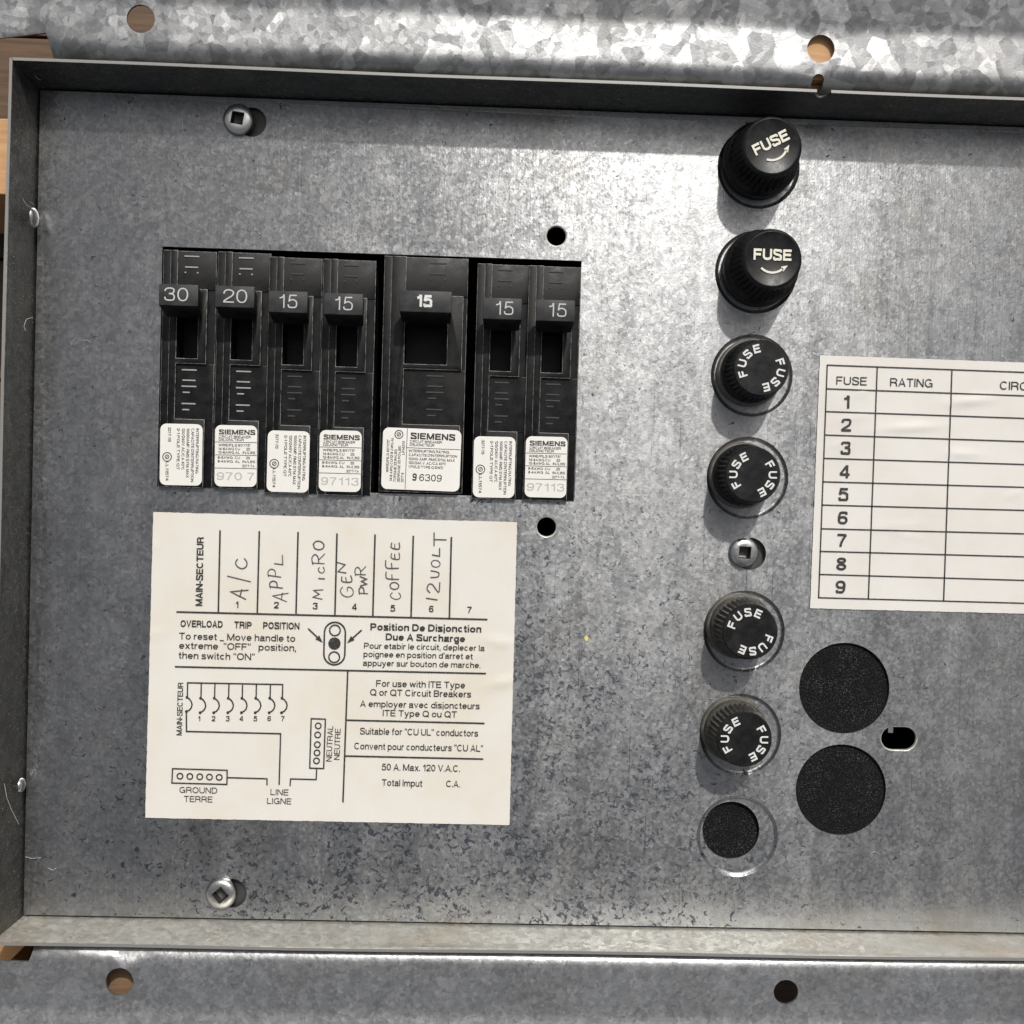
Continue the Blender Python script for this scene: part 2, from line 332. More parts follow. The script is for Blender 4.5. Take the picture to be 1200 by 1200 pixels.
# a plain grotesque drawn with strokes of one width; cap height 1
def _ell(cx, cy, rx, ry, a0, a1, n=16):
    out = []
    for i in range(n+1):
        a = math.radians(a0+(a1-a0)*i/n); c, s_ = math.cos(a), math.sin(a)
        out.append((cx+rx*math.copysign(abs(c)**.90, c), cy+ry*math.copysign(abs(s_)**.90, s_)))
    return out
def _cr(pts, k=5):
    out = []; n = len(pts)
    for i in range(n-1):
        p0, p1, p2, p3 = [Vector(pts[min(max(j, 0), n-1)]) for j in (i-1, i, i+1, i+2)]
        for q in range(k):
            t = q/k; out.append(tuple(.5*((2*p1)+(-p0+p2)*t+(2*p0-5*p1+4*p2-p3)*t*t+(-p0+3*p1-3*p2+p3)*t*t*t)))
    out.append(tuple(pts[-1])); return out
def glyph(ch, w):
    """(width, [centre lines]); a line is (points, closed)"""
    h = w/2; b = h; t = 1-h; X = .73; xt = X-h; l = h
    Wd = dict(zip('ABCDEFGHIJKLMNOPQRSTUVWXYZ', (.93,.86,.95,.92,.82,.78,1.0,.92,0,.68,.92,.74,1.08,.92,1.02,.84,1.02,.92,.86,.84,.9,.9,1.3,.9,.92,.82)))
    Wl = dict(zip('abcdefghijklmnopqrstuvwxyz', (.70,.74,.68,.74,.73,.40,.73,.68,0,.16,.68,0,1.12,.68,.75,.74,.74,.42,.64,.40,.68,.70,1.0,.70,.70,.64)))
    W = Wd.get(ch) if ch in Wd else Wl.get(ch, .72)
    if w > .16 and ch not in 'Iil': W += .06
    if ch in 'Iil': W = w
    r = W-h; c = W/2; o = []
    L = lambda *p: o.append((list(p), False)); C = lambda *p: o.append((_cr(list(p)), False)); Z = lambda p: o.append((p, True)); A = lambda p: o.append((p, False))
    if ch == 'A': L((h*.9,0),(c,1-h*.5),(W-h*.9,0)); L((.2*W,.31),(.8*W,.31))
    elif ch == 'B': A([(.58*W,.53+0),(l,.53),(l,t),(.58*W,t)]+_ell(.58*W,(.53+t)/2,r-.03-.58*W,(t-.53)/2,90,-90,8)); A([(l,.6),(l,b),(.6*W,b)]+_ell(.6*W,(.53+b)/2,r-.6*W,(.53-b)/2,-90,90,8))
    elif ch == 'C': A(_ell(c,.5,c-h,.5-h,42,320,22))
    elif ch == 'D': Z([(l,b),(l,t),(.45*W,t)]+_ell(.45*W,.5,r-.45*W,.5-h,90,-90,14))
    elif ch == 'E': L((W,t),(l,t),(l,b),(W,b)); L((l,.52),(.93*W,.52))
    elif ch == 'F': L((W,t),(l,t),(l,0)); L((l,.5),(.9*W,.5))
    elif ch == 'G': A(_ell(c,.5,c-h,.5-h,42,335,22)); L((.54*W,.46),(r,.46),(r,0))
    elif ch == 'H': L((l,0),(l,1)); L((r,0),(r,1)); L((l,.53),(r,.53))
    elif ch == 'I': L((c,0),(c,1))
    elif ch == 'J': A([(r,1)]+_ell(c,.3,c-h,.3-h,0,-180,12)+[(l,.36)])
    elif ch == 'K': L((l,0),(l,1)); L((r-.02,1),(l,.34)); L((.34*W,.6),(W-h*.8,0))
    elif ch == 'L': L((l,1),(l,b),(W,b))
    elif ch == 'M': L((l,0),(l,1)); L((r,0),(r,1)); L((l,1),(c,h*.4)); L((r,1),(c,h*.4))
    elif ch == 'N': L((l,0),(l,1)); L((r,0),(r,1)); L((l+.01,1-h*.5),(r-.01,h*.5))
    elif ch in 'OQ':
        Z(_ell(c,.5,c-h,.5-h,0,345,23))
        if ch == 'Q': L((.58*W,.26),(W,-.03))
    elif ch == 'P': A([(l,0),(l,t),(.52*W,t)]+_ell(.52*W,(t+.44)/2,r-.52*W,(t-.44)/2,90,-90,10)+[(l,.44)])
    elif ch == 'R': A([(l,0),(l,t),(.52*W,t)]+_ell(.52*W,(t+.48)/2,r-.02-.52*W,(t-.48)/2,90,-90,10)+[(l,.48)]); C((.5*W,.48),(.76*W,.43),(r-.04,.28),(r-.03,.1),(r,0))
    elif ch == 'S': C((r-.02,.71),(.84*W,.87),(.5*W,t),(.18*W,.9),(l+.01,.74),(.2*W,.60),(.5*W,.52),(.82*W,.43),(r,.27),(.84*W,.1),(.5*W,b),(.15*W,.1),(l,.31))
    elif ch == 'T': L((0,t),(W,t)); L((c,0),(c,t))
    elif ch == 'U': A([(l,1)]+_ell(c,.36,c-h,.36-h,180,360,14)+[(r,1)])
    elif ch == 'V': L((h*.9,1),(c,h*.5),(W-h*.9,1))
    elif ch == 'W': L((h*.9,1),(.27*W,h*.5)); L((.27*W,h*.5),(c,1-h*.5)); L((c,1-h*.5),(.73*W,h*.5)); L((.73*W,h*.5),(W-h*.9,1))
    elif ch == 'X': L((h,1),(W-h,0)); L((h,0),(W-h,1))
    elif ch == 'Y': L((h*.9,1),(c,.44),(W-h*.9,1)); L((c,0),(c,.46))
    elif ch == 'Z': L((.04,t),(r-.02,t),(l,b),(W,b))
    elif ch == 'a': C((l+.02,.50),(.2*W,.64),(.48*W,xt),(.8*W,.63),(r-.05,.5),(r-.05,.3),(r-.05,.12),(W,.02)); C((r-.05,.42),(.55*W,.40),(.18*W,.34),(l,.2),(.16*W,.07),(.38*W,b),(.7*W,.12),(r-.05,.3))
    elif ch in 'bdpqg':
        Z(_ell(c,X/2,c-h,X/2-h,0,345,23))
        x = l if ch in 'bp' else r
        if ch in 'bd': L((x,0),(x,1))
        elif ch in 'pq': L((x,-.28),(x,X))
        else: L((r,X),(r,.1)); C((r,.12),(r,-.1),(.75*W,-.25),(.45*W,-.28+h),(l+.02,-.13))
    elif ch == 'c': A(_ell(c,X/2,c-h,X/2-h,45,318,20))
    elif ch == 'e': A([(l,.37)]+_ell(c,X/2,c-h,X/2-h,0,322,20)); 
    elif ch == 'f': C((.42*W,0),(.42*W,.4),(.42*W,.78),(.6*W,t),(W,t)); L((0,X-h),(W,X-h))
    elif ch in 'hn': L((l,0),(l,1 if ch == 'h' else X)); C((l,.42),(.3*W,.63),(.6*W,xt),(r-.02,.6),(r,.44),(r,.2),(r,0))
    elif ch in 'ij': L((r if ch == 'j' else c,0 if ch == 'i' else -.2),(r if ch == 'j' else c,X-.02)); L((r if ch == 'j' else c,1.02-w*.75),(r if ch == 'j' else c,1.02))
    elif ch == 'k': L((l,0),(l,1)); L((r,X),(l,.24)); L((.36*W,.44),(W-h*.8,0))
    elif ch == 'l': L((c,0),(c,1))
    elif ch == 'm': L((l,0),(l,X)); C((l,.42),(.16*W,.62),(.32*W,xt),(.47*W,.6),(c,.44),(c,.2),(c,0)); C((c,.42),(.62*W,.62),(.8*W,xt),(r-.01,.6),(r,.44),(r,.2),(r,0))
    elif ch == 'o': Z(_ell(c,X/2,c-h,X/2-h,0,345,23))
    elif ch == 'r': L((l,0),(l,X)); C((l,.40),(.45*W,.64),(W,xt))
    elif ch == 's': C((r-.02,.53),(.8*W,.65),(.5*W,xt),(.18*W,.65),(l+.01,.53),(.25*W,.42),(.5*W,.38),(.8*W,.31),(r,.2),(.82*W,.08),(.5*W,b),(.16*W,.08),(l,.21))
    elif ch == 't': C((.46*W,.93),(.46*W,.5),(.46*W,.18),(.6*W,b),(W,b)); L((0,X-h),(W,X-h))
    elif ch == 'u': L((r,0),(r,X)); C((r,.31),(.7*W,.1),(.4*W,b),(l+.02,.13),(l,.29),(l,.53),(l,X))
    elif ch == 'v': L((h*.9,X),(c,h*.5),(W-h*.9,X))
    elif ch == 'w': L((h*.9,X),(.27*W,h*.5)); L((.27*W,h*.5),(c,X-h*.5)); L((c,X-h*.5),(.73*W,h*.5)); L((.73*W,h*.5),(W-h*.9,X))
    elif ch == 'x': L((h,X),(W-h,0)); L((h,0),(W-h,X))
    elif ch == 'y': L((h*.9,X),(c,.04)); C((W-h*.9,X),(c,.0),(.35*W,-.22),(.08*W,-.28+h))
    elif ch == 'z': L((0,xt),(r,xt),(l,b),(W,b))
    elif ch == '0': Z(_ell(c,.5,c-h,.5-h,0,345,23))
    elif ch == '1': W = .5; L((.38,0),(.38,1)); C((.05,.745),(.2,.765),(.31,.84),(.38-h*.5,1))
    elif ch == '2': C((l,.66),(.15*W,.86),(.5*W,t),(.85*W,.87),(r,.7),(.78*W,.5),(.4*W,.30),(.12*W,.14),(l*.9,b)); L((h*.3,b),(W,b))
    elif ch == '3': C((l,.73),(.18*W,.89),(.5*W,t),(.83*W,.9),(r-.03,.74),(.78*W,.58),(.42*W,.54)); C((.5*W,.54),(.84*W,.47),(r,.28),(.84*W,.09),(.5*W,b),(.15*W,.1),(l,.29))
    elif ch == '4': L((.72*W,0),(.72*W,1)); L((.70*W,.97),(.05*W,.30)); L((0,.27),(W,.27))
    elif ch == '5': L((.93*W,t),(.24*W,t),(.14*W,.48)); C((.14*W,.5),(.3*W,.6),(.55*W,.635),(.86*W,.52),(r,.32),(.85*W,.1),(.5*W,b),(.15*W,.09),(l,.27))
    elif ch in '69':
        f = (lambda p: p) if ch == '6' else (lambda p: (W-p[0], 1-p[1]))
        Z([f(p) for p in _ell(c,.325,c-h,.325-h,0,345,23)]); A([f(p) for p in _cr([(l,.33),(l+.01,.6),(.25*W,.87),(.55*W,t),(.84*W,.89),(r-.02,.75)])])
    elif ch == '7': L((0,t),(r,t)); C((r,t),(.62*W,.62),(.42*W,.3),(.34*W,0))
    elif ch == '8': Z(_ell(c,.76,(c-h)*.9,.24-h,0,345,20)); Z(_ell(c,.275,c-h,.275-h,0,345,20))
    elif ch == '.': W = w; L((h,0),(h,w))
    elif ch == ',': W = w; L((h,w),(h,0),(h*.6,-.14))
    elif ch == '-': W = .36; L((0,.4),(W,.4))
    elif ch == '_': W = .6; L((0,-.06),(W,-.06))
    elif ch == '/': W = .4; L((0,0),(W,1))
    elif ch in "'’": W = w; L((h,1),(h*.8,.72))
    elif ch in '“”': W = w*2.6; L((h,1),(h,.74)); L((W-h,1),(W-h,.74))
    elif ch == '°': W = .3; Z(_ell(.15,.85,.1,.1,0,330,11))
    elif ch == ' ': W = .22
    return W, o
_tc = {}
def ribbon(pts, w, closed):
    n = len(pts); L = []
    for i in range(n):
        p = Vector(pts[i]); a = Vector(pts[i-1]) if (i or closed) else None; q = Vector(pts[(i+1) % n]) if (i < n-1 or closed) else None
        d1 = (p-a) if a is not None else (q-p); d2 = (q-p) if q is not None else (p-a)
        if d1.length < 1e-6: d1 = d2
        if d2.length < 1e-6: d2 = d1
        d1 = d1.normalized(); d2 = d2.normalized(); t = d1+d2; t = t.normalized() if t.length > 1e-3 else d1
        nx = Vector((-t.y, t.x)); k = w/2/max(.6, nx.dot(Vector((-d1.y, d1.x)))); L += [p+nx*k, p-nx*k]
    return [(v.x, v.y) for v in L], [(2*i, 2*i+1, 2*((i+1) % n)+1, 2*((i+1) % n)) for i in range(n if closed else n-1)]
def glyphs(s, bold):
    k = (s, bold)
    if k not in _tc:
        w = .095 if bold < 0 else .135 if bold < .008 else .152 if bold < .018 else .18 if bold < .028 else .215 if bold < .04 else .24
        x = 0; vs = []; fs = []; gap = .15 if w < .15 else .12; q = 0
        for ch in s:
            W, st = glyph(ch, w)
            for pts, cl in st:
                if cl and len(pts) > 2 and math.dist(pts[0], pts[-1]) < 1e-4: pts = pts[:-1]
                pv, pf_ = ribbon(pts, w, cl); b0_ = len(vs); q += 1
                vs += [(a+x, b_, (q % 3)*.03) for a, b_ in pv]; fs += [tuple(i+b0_ for i in f) for f in pf_]
            x += W+gap
        _tc[k] = (vs, fs)
    return _tc[k]
def text(mb, s, p0, p1, h, z, bold=0.0, zf=None, mi=0):
    """letters on the baseline p0 -> p1, cap height h"""
    vs, fs = glyphs(s, bold); x0 = min(v[0] for v in vs); x1 = max(v[0] for v in vs)
    p0 = Vector(p0); p1 = Vector(p1); d = (p1-p0); L = d.length; d.normalize(); n = Vector((-d.y, d.x))
    out = []
    for x, y, zz in vs:
        q = p0+d*((x-x0)/(x1-x0)*L)+n*y*h
        out.append((q.x, q.y, z+zz+(zf(q.x, q.y) if zf else 0)))
    mb.add(out, fs, mi)
def textw(mb, s, c, h, ang, z, bold=0.0, wide=1.0, mi=0):
    """one word centred at c"""
    vs, fs = glyphs(s, bold); w = (max(v[0] for v in vs)-min(v[0] for v in vs))*h*wide
    d = Vector((math.cos(ang), math.sin(ang))); n = Vector((-d.y, d.x)); p = Vector(c)-d*w/2-n*h/2
    text(mb, s, p, p+d*w, h, z, bold, None, mi)

# ------------------------------------------------------------------ ground: boards the panel lies on
ZG = -170
ground = link('ground', None); ground['kind'] = 'structure'
gb = MB(); gb.box(-2400, 3000, -2200, 2200, ZG-40, ZG-22); gs = link('ground_sheet', gb.mesh('ground_sheet', [M['darkwood']]), ground)
y = -1500
k = 0
while y < 1500:
    w = 150+random.uniform(-10, 10)
    g = MB(); g.box(-1700, 2300, y, y+w-5, ZG-20, ZG+random.uniform(-1.5,1.5))
    link('plank', g.mesh('plank', [M['brown'] if k % 3 else M['darkwood']], bevel=2), ground); y += w; k += 1
def wood_block(x0, x1, y0, y1, z1, label, step=None, wm='pine'):
    g = MB(((x0+x1)/2, (y0+y1)/2, ZG+2)); g.box(x0, x1, y0, y1, ZG+2, z1)
    if step: g.box(x0, x1, y0-step[0], y0-.05, ZG+2, z1-step[1])
    return tag(link('wood_block', g.mesh('wood_block', [M[wm]], bevel=1.5), None, g.o), label, 'wood block', 'wood blocks under the panel')

# ------------------------------------------------------------------ the sheet metal panel
panel = thing('electrical_panel', 'galvanised sheet metal distribution panel with folded rim lying on boards', 'electrical panel', (60, 0, -150))
PO = (60, 0, -150)
def part(name, mb, mats, smooth=None, bevel=0, parent=None, worn=None):
    mb.o = PO; return link(name, mb.mesh(name, mats, smooth, bevel, worn), parent or panel)
XL, YT, YB = -523.5, 446.5, -513.5          # foot of the inner walls
XR = 1130
ZR = 64
# rim points
tl = P(14, 70.5, ZR); tr_ = P(1200, 118, ZR); bl = P(2, 1105, ZR); br = P(1200, 1122, ZR)
yrt = (tl[1]+tr_[1])/2; yrb = (bl[1]+br[1])/2; xrl = (tl[0]+P(0, 640, ZR)[0])/2
print('rim', tl, tr_, bl, br, yrt, yrb, xrl)

# cover plate with openings
O = [P(190,290), P(684,304.5), P(671,584), P(184.5,570.5)]
ox0 = (O[0][0]+O[3][0])/2; ox1 = (O[1][0]+O[2][0])/2; oy1 = (O[0][1]+O[1][1])/2; oy0 = (O[2][1]+O[3][1])/2
opening = [(ox0,oy0),(ox1,oy0),(ox1,oy1),(ox0,oy1)]
rings = [P(889,196), P(886,319), P(881,440), P(876,560), P(872,740), P(868,861), P(864,980)]
fcent = [P(888.5,191), P(888.5,316.5), P(878,437.5), P(868.6,557), P(865.5,733), P(859,853.6), P(857,973.5)]
def keyhole(c, r, c2, r2):
    """a big hole run together with a smaller one to its right"""
    pts = []; a = Vector(c); b_ = Vector(c2)
    for i in range(48):
        t = 2*math.pi*i/48; d = Vector((math.cos(t), math.sin(t)))
        best = r
        # ray from a against the circle b
        ab = b_-a; pr = ab.dot(d); dd = ab.length_squared-pr*pr
        if dd < r2*r2: best = max(best, pr+math.sqrt(r2*r2-dd))
        pts.append((a.x+d.x*best, a.y+d.y*best))
    return pts
screws = [P(280,141), P(260,1046), P(871,647)]
holes = [opening]
holes += [keyhole(screws[0], 15, P(295,143), 17), keyhole(screws[1], 15, P(272,1047), 17), keyhole(screws[2], 17, P(879,649), 19)]
holes += [circle(*P(652,276.5), 12.2), circle(*P(640.5,617.5), 12.2)]
holes += [circle(*c, 48.5, 56) for c in rings]
holes += [circle(*P(989.5,806.5), 54, 64), circle(*P(985.5,925.5), 54, 64)]
oc = P(1053.5,865.5); holes.append(stadium(oc[0], oc[1], 14.5, 15))
def warp(x, y):
    e = 3.2*math.exp(-((x-170)/150)**2)*math.cos((x-170)/60.0)*.0
    # slight oil-canning of the thin sheet
    return .9*math.sin(x/140+1.1)*math.cos(y/260+.3)+.5*math.sin(x/61+y/190)+.35*math.sin(y/75+x/210)+e
w0 = .0
def pf(x, y, t): return (x, y, warp(x, y)*.35-t)
mb = MB(); sheet(mb, [(XL+1.5,YB+2.5),(XR-2,YB+2.5),(XR-2,YT-1.5),(XL+1.5,YT-1.5)], holes, pf, (26,26), 5)
plate = part('cover_plate', mb, [M['plate']], 35)
plate['label'] = 'mottled grey galvanised cover plate punched for breakers and fuses'
# pressed recesses round the fuse holders
for i, c in enumerate(rings):
    mb = MB(); f = fcent[i]; r = 34
    z0 = warp(*c)*.35
    def rf(x, y, t, c=c, z0=z0):
        d = math.hypot(x-c[0], y-c[1]); k = min(1, max(0, (d-43.5)/4.4)); k = k*k*(3-2*k)
        return (x, y, z0-3.6*(1-k)-.35-t)
    sheet(mb, circle(*c, 48.9, 56), [circle(f[0], f[1], 34, 48)]+[], rf, (60,60), 4)
    # extra rings to carry the step
    mb2 = MB(); sheet_pts = []
    n = 72; prof = [(48.4, z0-.15), (47.4, z0-.7), (46.2, z0-1.7), (45, z0-2.3), (43.8, z0-2.5)]
    vs = []; fs = []
    for (rr, zz) in prof:
        for j in range(n): a = 2*math.pi*j/n; vs.append((c[0]+rr*math.cos(a), c[1]+rr*math.sin(a), zz))
    for q in range(len(prof)-1):
        for j in range(n): fs.append((q*n+j, q*n+(j+1) % n, (q+1)*n+(j+1) % n, (q+1)*n+j))
    mb3 = MB(); mb3.add(vs, [f_[::-1] for f_ in fs])
    def fl(x, y, t, z0=z0): return (x, y, z0-2.5-t)
    sheet(mb3, circle(*c, 43.8, 72), [circle(f[0], f[1], 34, 48)], fl, (60,60), 4)
    part('pressed_recess', mb3, [M['plate']], 50)
# foam seen through the two big holes and the unused fuse hole
foams = [(P(989.5,806.5), 58, -2.0, 'black foam disc filling the upper large round hole'), (P(985.5,925.5), 58, -2.0, 'black foam disc filling the lower large round hole'), (fcent[6], 36, -6.0, 'black foam in the unused bottom fuse hole')]
for c, r, z, lb in foams:
    mb = MB(); n = 14; rr = random.Random(3)
    prof = [(r, z-9), (r, z-3.0)]+[(r*(1-i/12), z-2.6+2.0*(1-(1-i/12)**2)*.5) for i in range(1, 12)]
    mb.lathe(c[0], c[1], prof, 64)
    part('foam_disc', mb, [M['foam']], 60)['label'] = lb

# slightly rolled edges of the punched holes, in paler zinc as a painted highlight
for lp in (circle(*P(652,276.5), 12.2), circle(*P(640.5,617.5), 12.2), stadium(oc[0], oc[1], 14.5, 15)):
    cx = sum(p[0] for p in lp)/len(lp); cy = sum(p[1] for p in lp)/len(lp); n = len(lp); mb = MB(); vs = []
    er = random.Random(n)
    for off, dz in ((.35, .12), (-.5, -.1), (-1.1, -.9), (-1.2, -4)):
        for x, y in lp:
            d = math.hypot(x-cx, y-cy); k = (d+off+er.uniform(-.12,.12))/d; vs.append((cx+(x-cx)*k, cy+(y-cy)*k, warp(x, y)*.35+dz))
    mb.add(vs, [(q*n+i, (q+1)*n+i, (q+1)*n+(i+1) % n, q*n+(i+1) % n) for q in range(3) for i in range(n)])
    part('hole_edge', mb, [M['lip']], 60)
mb = MB(); mb.box(oc[0]-5, oc[0]+1, oc[1]+2, oc[1]+30, -70, -22); part('mounting_bracket', mb, [M['steeldark']])
# enclosure under the plate
mb = MB(); z1 = -152
mb.box(XL-1, XR+1, YB-1, YT+1, z1, z1+4)
for a in ((XL-3.5, XL-1, YB-3, YT+3), (XR+1, XR+3.5, YB-3, YT+3), (XL-1, XR+1, YT+1, YT+3), (XL-1, XR+1, YB-3, YB-1)): mb.box(a[0], a[1], a[2], a[3], z1, -8)
part('enclosure', mb, [M['dark']])
# folded walls round the plate
TH = 2.9
def wall(name, a0, a1, b0, b1, nrm, m, lab=None, notch=None):
    """inner face a0-a1 at the plate rising to b0-b1 at the rim; nrm points outward"""
    mb = MB(); L = math.hypot(a1[0]-a0[0], a1[1]-a0[1]); H = ZR+8
    outer = [(0, 0), (L, 0), (L, H), (0, H)]
    if notch:
        u0, u1, dz = notch; outer = [(0,0),(L,0),(L,H),(u1,H)]+[((u0+u1)/2+(u1-u0)/2*math.cos(t), H-dz*math.sin(t)) for t in [math.pi*i/8 for i in range(1,8)]]+[(u0,H),(0,H)]
    def f(u, v, t):
        k = u/L; q = v/H; rr = min(1, max(0, q))
        x = (a0[0]*(1-k)+a1[0]*k)*(1-rr)+(b0[0]*(1-k)+b1[0]*k)*rr
        y = (a0[1]*(1-k)+a1[1]*k)*(1-rr)+(b0[1]*(1-k)+b1[1]*k)*rr
        wob = .5*math.sin(u/90)*rr
        return (x+nrm[0]*(t+wob), y+nrm[1]*(t+wob), -8+v)
    sheet(mb, outer, [], f, (60, 12), TH)
    o = part(name, mb, [m], 30)
    bv = o.modifiers.new('edge', 'BEVEL'); bv.width = .7*S; bv.segments = 2; bv.limit_method = 'ANGLE'; bv.angle_limit = math.radians(50)
    if lab: o['label'] = lab
    eb = MB(); vs = []; N = 40; segs = [(0, L)] if not notch else [(0, notch[0]), (notch[1], L)]
    for s0, s1 in segs:
        vs = []
        for i in range(N+1):
            u = s0+(s1-s0)*i/N
            a_ = f(u, H, -.15); c_ = f(u, H, TH+.15)
            vs += [(a_[0], a_[1], a_[2]-.6), (a_[0], a_[1], a_[2]+.35), (c_[0], c_[1], c_[2]+.35), (c_[0], c_[1], c_[2]-.6)]
        eb.add(vs, [(4*i+j, 4*i+j+1, 4*i+5+j, 4*i+4+j) for i in range(N) for j in range(3)])
    part('cut_edge', eb, [M['cut']])
    return o
nx = P(959, 106, ZR)[0]
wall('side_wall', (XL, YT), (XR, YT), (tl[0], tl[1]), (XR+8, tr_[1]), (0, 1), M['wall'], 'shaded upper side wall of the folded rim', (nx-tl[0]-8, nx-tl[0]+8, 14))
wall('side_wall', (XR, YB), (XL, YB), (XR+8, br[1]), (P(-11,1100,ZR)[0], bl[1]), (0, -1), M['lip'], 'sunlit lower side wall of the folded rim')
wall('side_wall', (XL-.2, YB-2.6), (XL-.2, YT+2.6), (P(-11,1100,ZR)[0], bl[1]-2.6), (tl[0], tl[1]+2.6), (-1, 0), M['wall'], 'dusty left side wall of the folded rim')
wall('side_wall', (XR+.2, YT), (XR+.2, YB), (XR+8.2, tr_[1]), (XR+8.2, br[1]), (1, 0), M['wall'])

# flanges: a rounded fold beside the rim, a flat band, an outer band tilted up
def fprof(s, r, flat, zt, tilt):
    """distance along the profile -> (outward, z, normal)"""
    q = math.pi/2*r
    if s < q: a = s/r; return (r*(1-math.cos(a)), zt-r+r*math.sin(a), (-math.cos(a), math.sin(a)))
    s -= q
    if s < flat: return (r+s, zt, (0, 1))
    s -= flat; rb = 14; qb = rb*tilt
    if s < qb:
        a = s/rb; return (r+flat+rb*math.sin(a), zt+rb*(1-math.cos(a)), (-math.sin(a), math.cos(a)))
    s -= qb
    return (r+flat+rb*math.sin(tilt)+s*math.cos(tilt), zt+rb*(1-math.cos(tilt))+s*math.sin(tilt), (-math.sin(tilt), math.cos(tilt)))
def flange(label, y0f, sign, r, flat, zt, tilt, xcut, xl, hl, band, fm):
    mb = MB(); q = math.pi/2*r; xr = XR+10
    ys = q*0.02
    cut = q+4
    outer = [(xcut, ys), (xr, ys), (xr, q+flat+band), (xl, q+flat+band), (xl, cut-(17 if sign > 0 else 3)), (xcut-3, cut+(1 if sign > 0 else 0))]
    hs = []
    for (px, py, rad, kind) in hl:
        c = P(px, py, zt); s = abs(c[1]-y0f(c[0]))-r+q
        if kind == 'round': hs.append(circle(c[0], s, rad, 32))
        else: hs.append(stadium(c[0], q*.50, 6.5, 14, 10, math.pi/2))
    def f(u, v, t):
        o, z, n = fprof(v, r, flat, zt, tilt)
        return (u, y0f(u)+sign*(o-n[0]*t*0+(-n[0])*(-t)*-1*0)+sign*(-n[0]*t), z-n[1]*t)
    # u,v orientation: flip for the lower flange so the normals stay outward
    if sign > 0: sheet(mb, outer, hs, f, (40, 5), 3.2)
    else:
        g = lambda u, v, t: f(-u, v, t)
        sheet(mb, [(-a, b_) for a, b_ in outer][::-1], [[(-a, b_) for a, b_ in h][::-1] for h in hs], g, (40, 5), 3.2)
    bm_name = 'flange'
    o = part(bm_name, mb, [fm], 40); o['label'] = label
    # link strap down to the enclosure wall so the flange is carried
    return o
yt_at = lambda x: tl[1]+(tr_[1]-tl[1])*(x-tl[0])/(tr_[0]-tl[0])+TH+1.6
yb_at = lambda x: bl[1]+(br[1]-bl[1])*(x-bl[0])/(br[0]-bl[0])-TH-1.4
ZF = 58
flange('upper flange with a bright spangled band and two holes', yt_at, 1, 24, 42, ZF, math.radians(13), P(57,50,ZF)[0], P(-70,0,ZF)[0],
       [(165,22,15.5,'round'), (962,57,15.5,'round'), (959.5,97,6,'slot')], 150, M['flange'])
flange('lower flange with a soft sunlit fold and two holes', yb_at, -1, 15, 56, ZF, math.radians(10), P(37,1115,ZF)[0], P(-70,1150,ZF)[0],
       [(140,1150.5,15.5,'round'), (921,1162.5,14,'round')], 150, M['flange2'])
# collar under the flanges joining them to the walls
for sgn, fy, yy in ((1, yt_at, None), (-1, yb_at, None)):
    mb = MB(); a = P(57,50,ZF)[0]+4; ya = fy(a)-sgn*.6; yb_ = fy(XR)-sgn*.6
    q = sgn*.9
    z0_, z1_ = -8, ZF-24 if sgn > 0 else ZF-15
    nx0, nx1 = nx-9, nx+9
    segs = [(a, nx0, z1_-1), (nx0, nx1, z1_-22), (nx1, XR, z1_-1)] if sgn > 0 else [(a, XR, z1_-1)]
    for x0, x1, zt in segs:
        vs = [(x0, fy(x0)+q*.1, z0_), (x1, fy(x1)+q*.1, z0_), (x1, fy(x1)+q*3, z0_), (x0, fy(x0)+q*3, z0_)]
        vs += [(x, y, zt) for x, y, _ in vs]
        fs = [(3,2,1,0),(4,5,6,7),(0,1,5,4),(1,2,6,5),(2,3,7,6),(3,0,4,7)]
        if sgn < 0: fs = [f_[::-1] for f_ in fs]
        mb.add(vs, fs)
    part('flange_web', mb, [M['wall']])

for c in screws:
    mb = MB(); mb.box(c[0]-40, c[0]+60, c[1]-36, c[1]+36, -13, -9); part('mounting_bracket', mb, [M['bracket']])
# small rivets low on the left wall, lint and a fleck of paint
for (px, py, sz) in ((39.5,255,1.25), (24.5,920,.95)):
    c = P(px, py, 18); mb = MB(); n = 16
    vs = [(c[0]+4.6*math.cos(t)*1.0, c[1]+9*sz*math.sin(t)*math.cos(p), 18+9*sz*math.sin(t)*math.sin(p)) for t in [math.pi/2*i/4 for i in range(5)] for p in [2*math.pi*j/n for j in range(n)]]
    mb.add(vs, [(i*n+j, (i+1)*n+j, (i+1)*n+(j+1) % n, i*n+(j+1) % n) for i in range(4) for j in range(n)])
    part('rivet', mb, [M['steel']], 60)
mb = MB(); c = P(687,748)
mb.add([(c[0]+(2.2+random.uniform(-.5,.7))*math.cos(t), c[1]+(3+random.uniform(-.5,.7))*math.sin(t), 1.1) for t in [2*math.pi*i/9 for i in range(9)]], [tuple(range(9))])
part('paint_fleck', mb, [M['yellow']])
rr = random.Random(11)
def lint(name_pts):
    mb = MB(); pts = []
    for i in range(len(name_pts)-1):
        a, b_ = Vector(name_pts[i]), Vector(name_pts[i+1])
        for k in range(4): pts.append(a.lerp(b_, k/4))
    pts.append(Vector(name_pts[-1])); mb.tube([(p.x, p.y, p.z) for p in pts], .24, 5); part('lint', mb, [M['fibre']], 60)
def L3(*a): lint([(*P(x, y, z), z) for x, y, z in a])
L3((41,89,30),(44,92,28),(48,94,26)); L3((38,372,24),(31,374,30),(28,382,34),(30,388,32)); L3((5,918,50),(8,935,48),(14,950,40),(22,966,30))
L3((26,232,34),(31,240,28),(38,244,22)); L3((1020,1000,1.5),(1026,998,2),(1031,1001,1.5)); L3((56,1017,1.6),(62,1020,2),(66,1017,1.5))
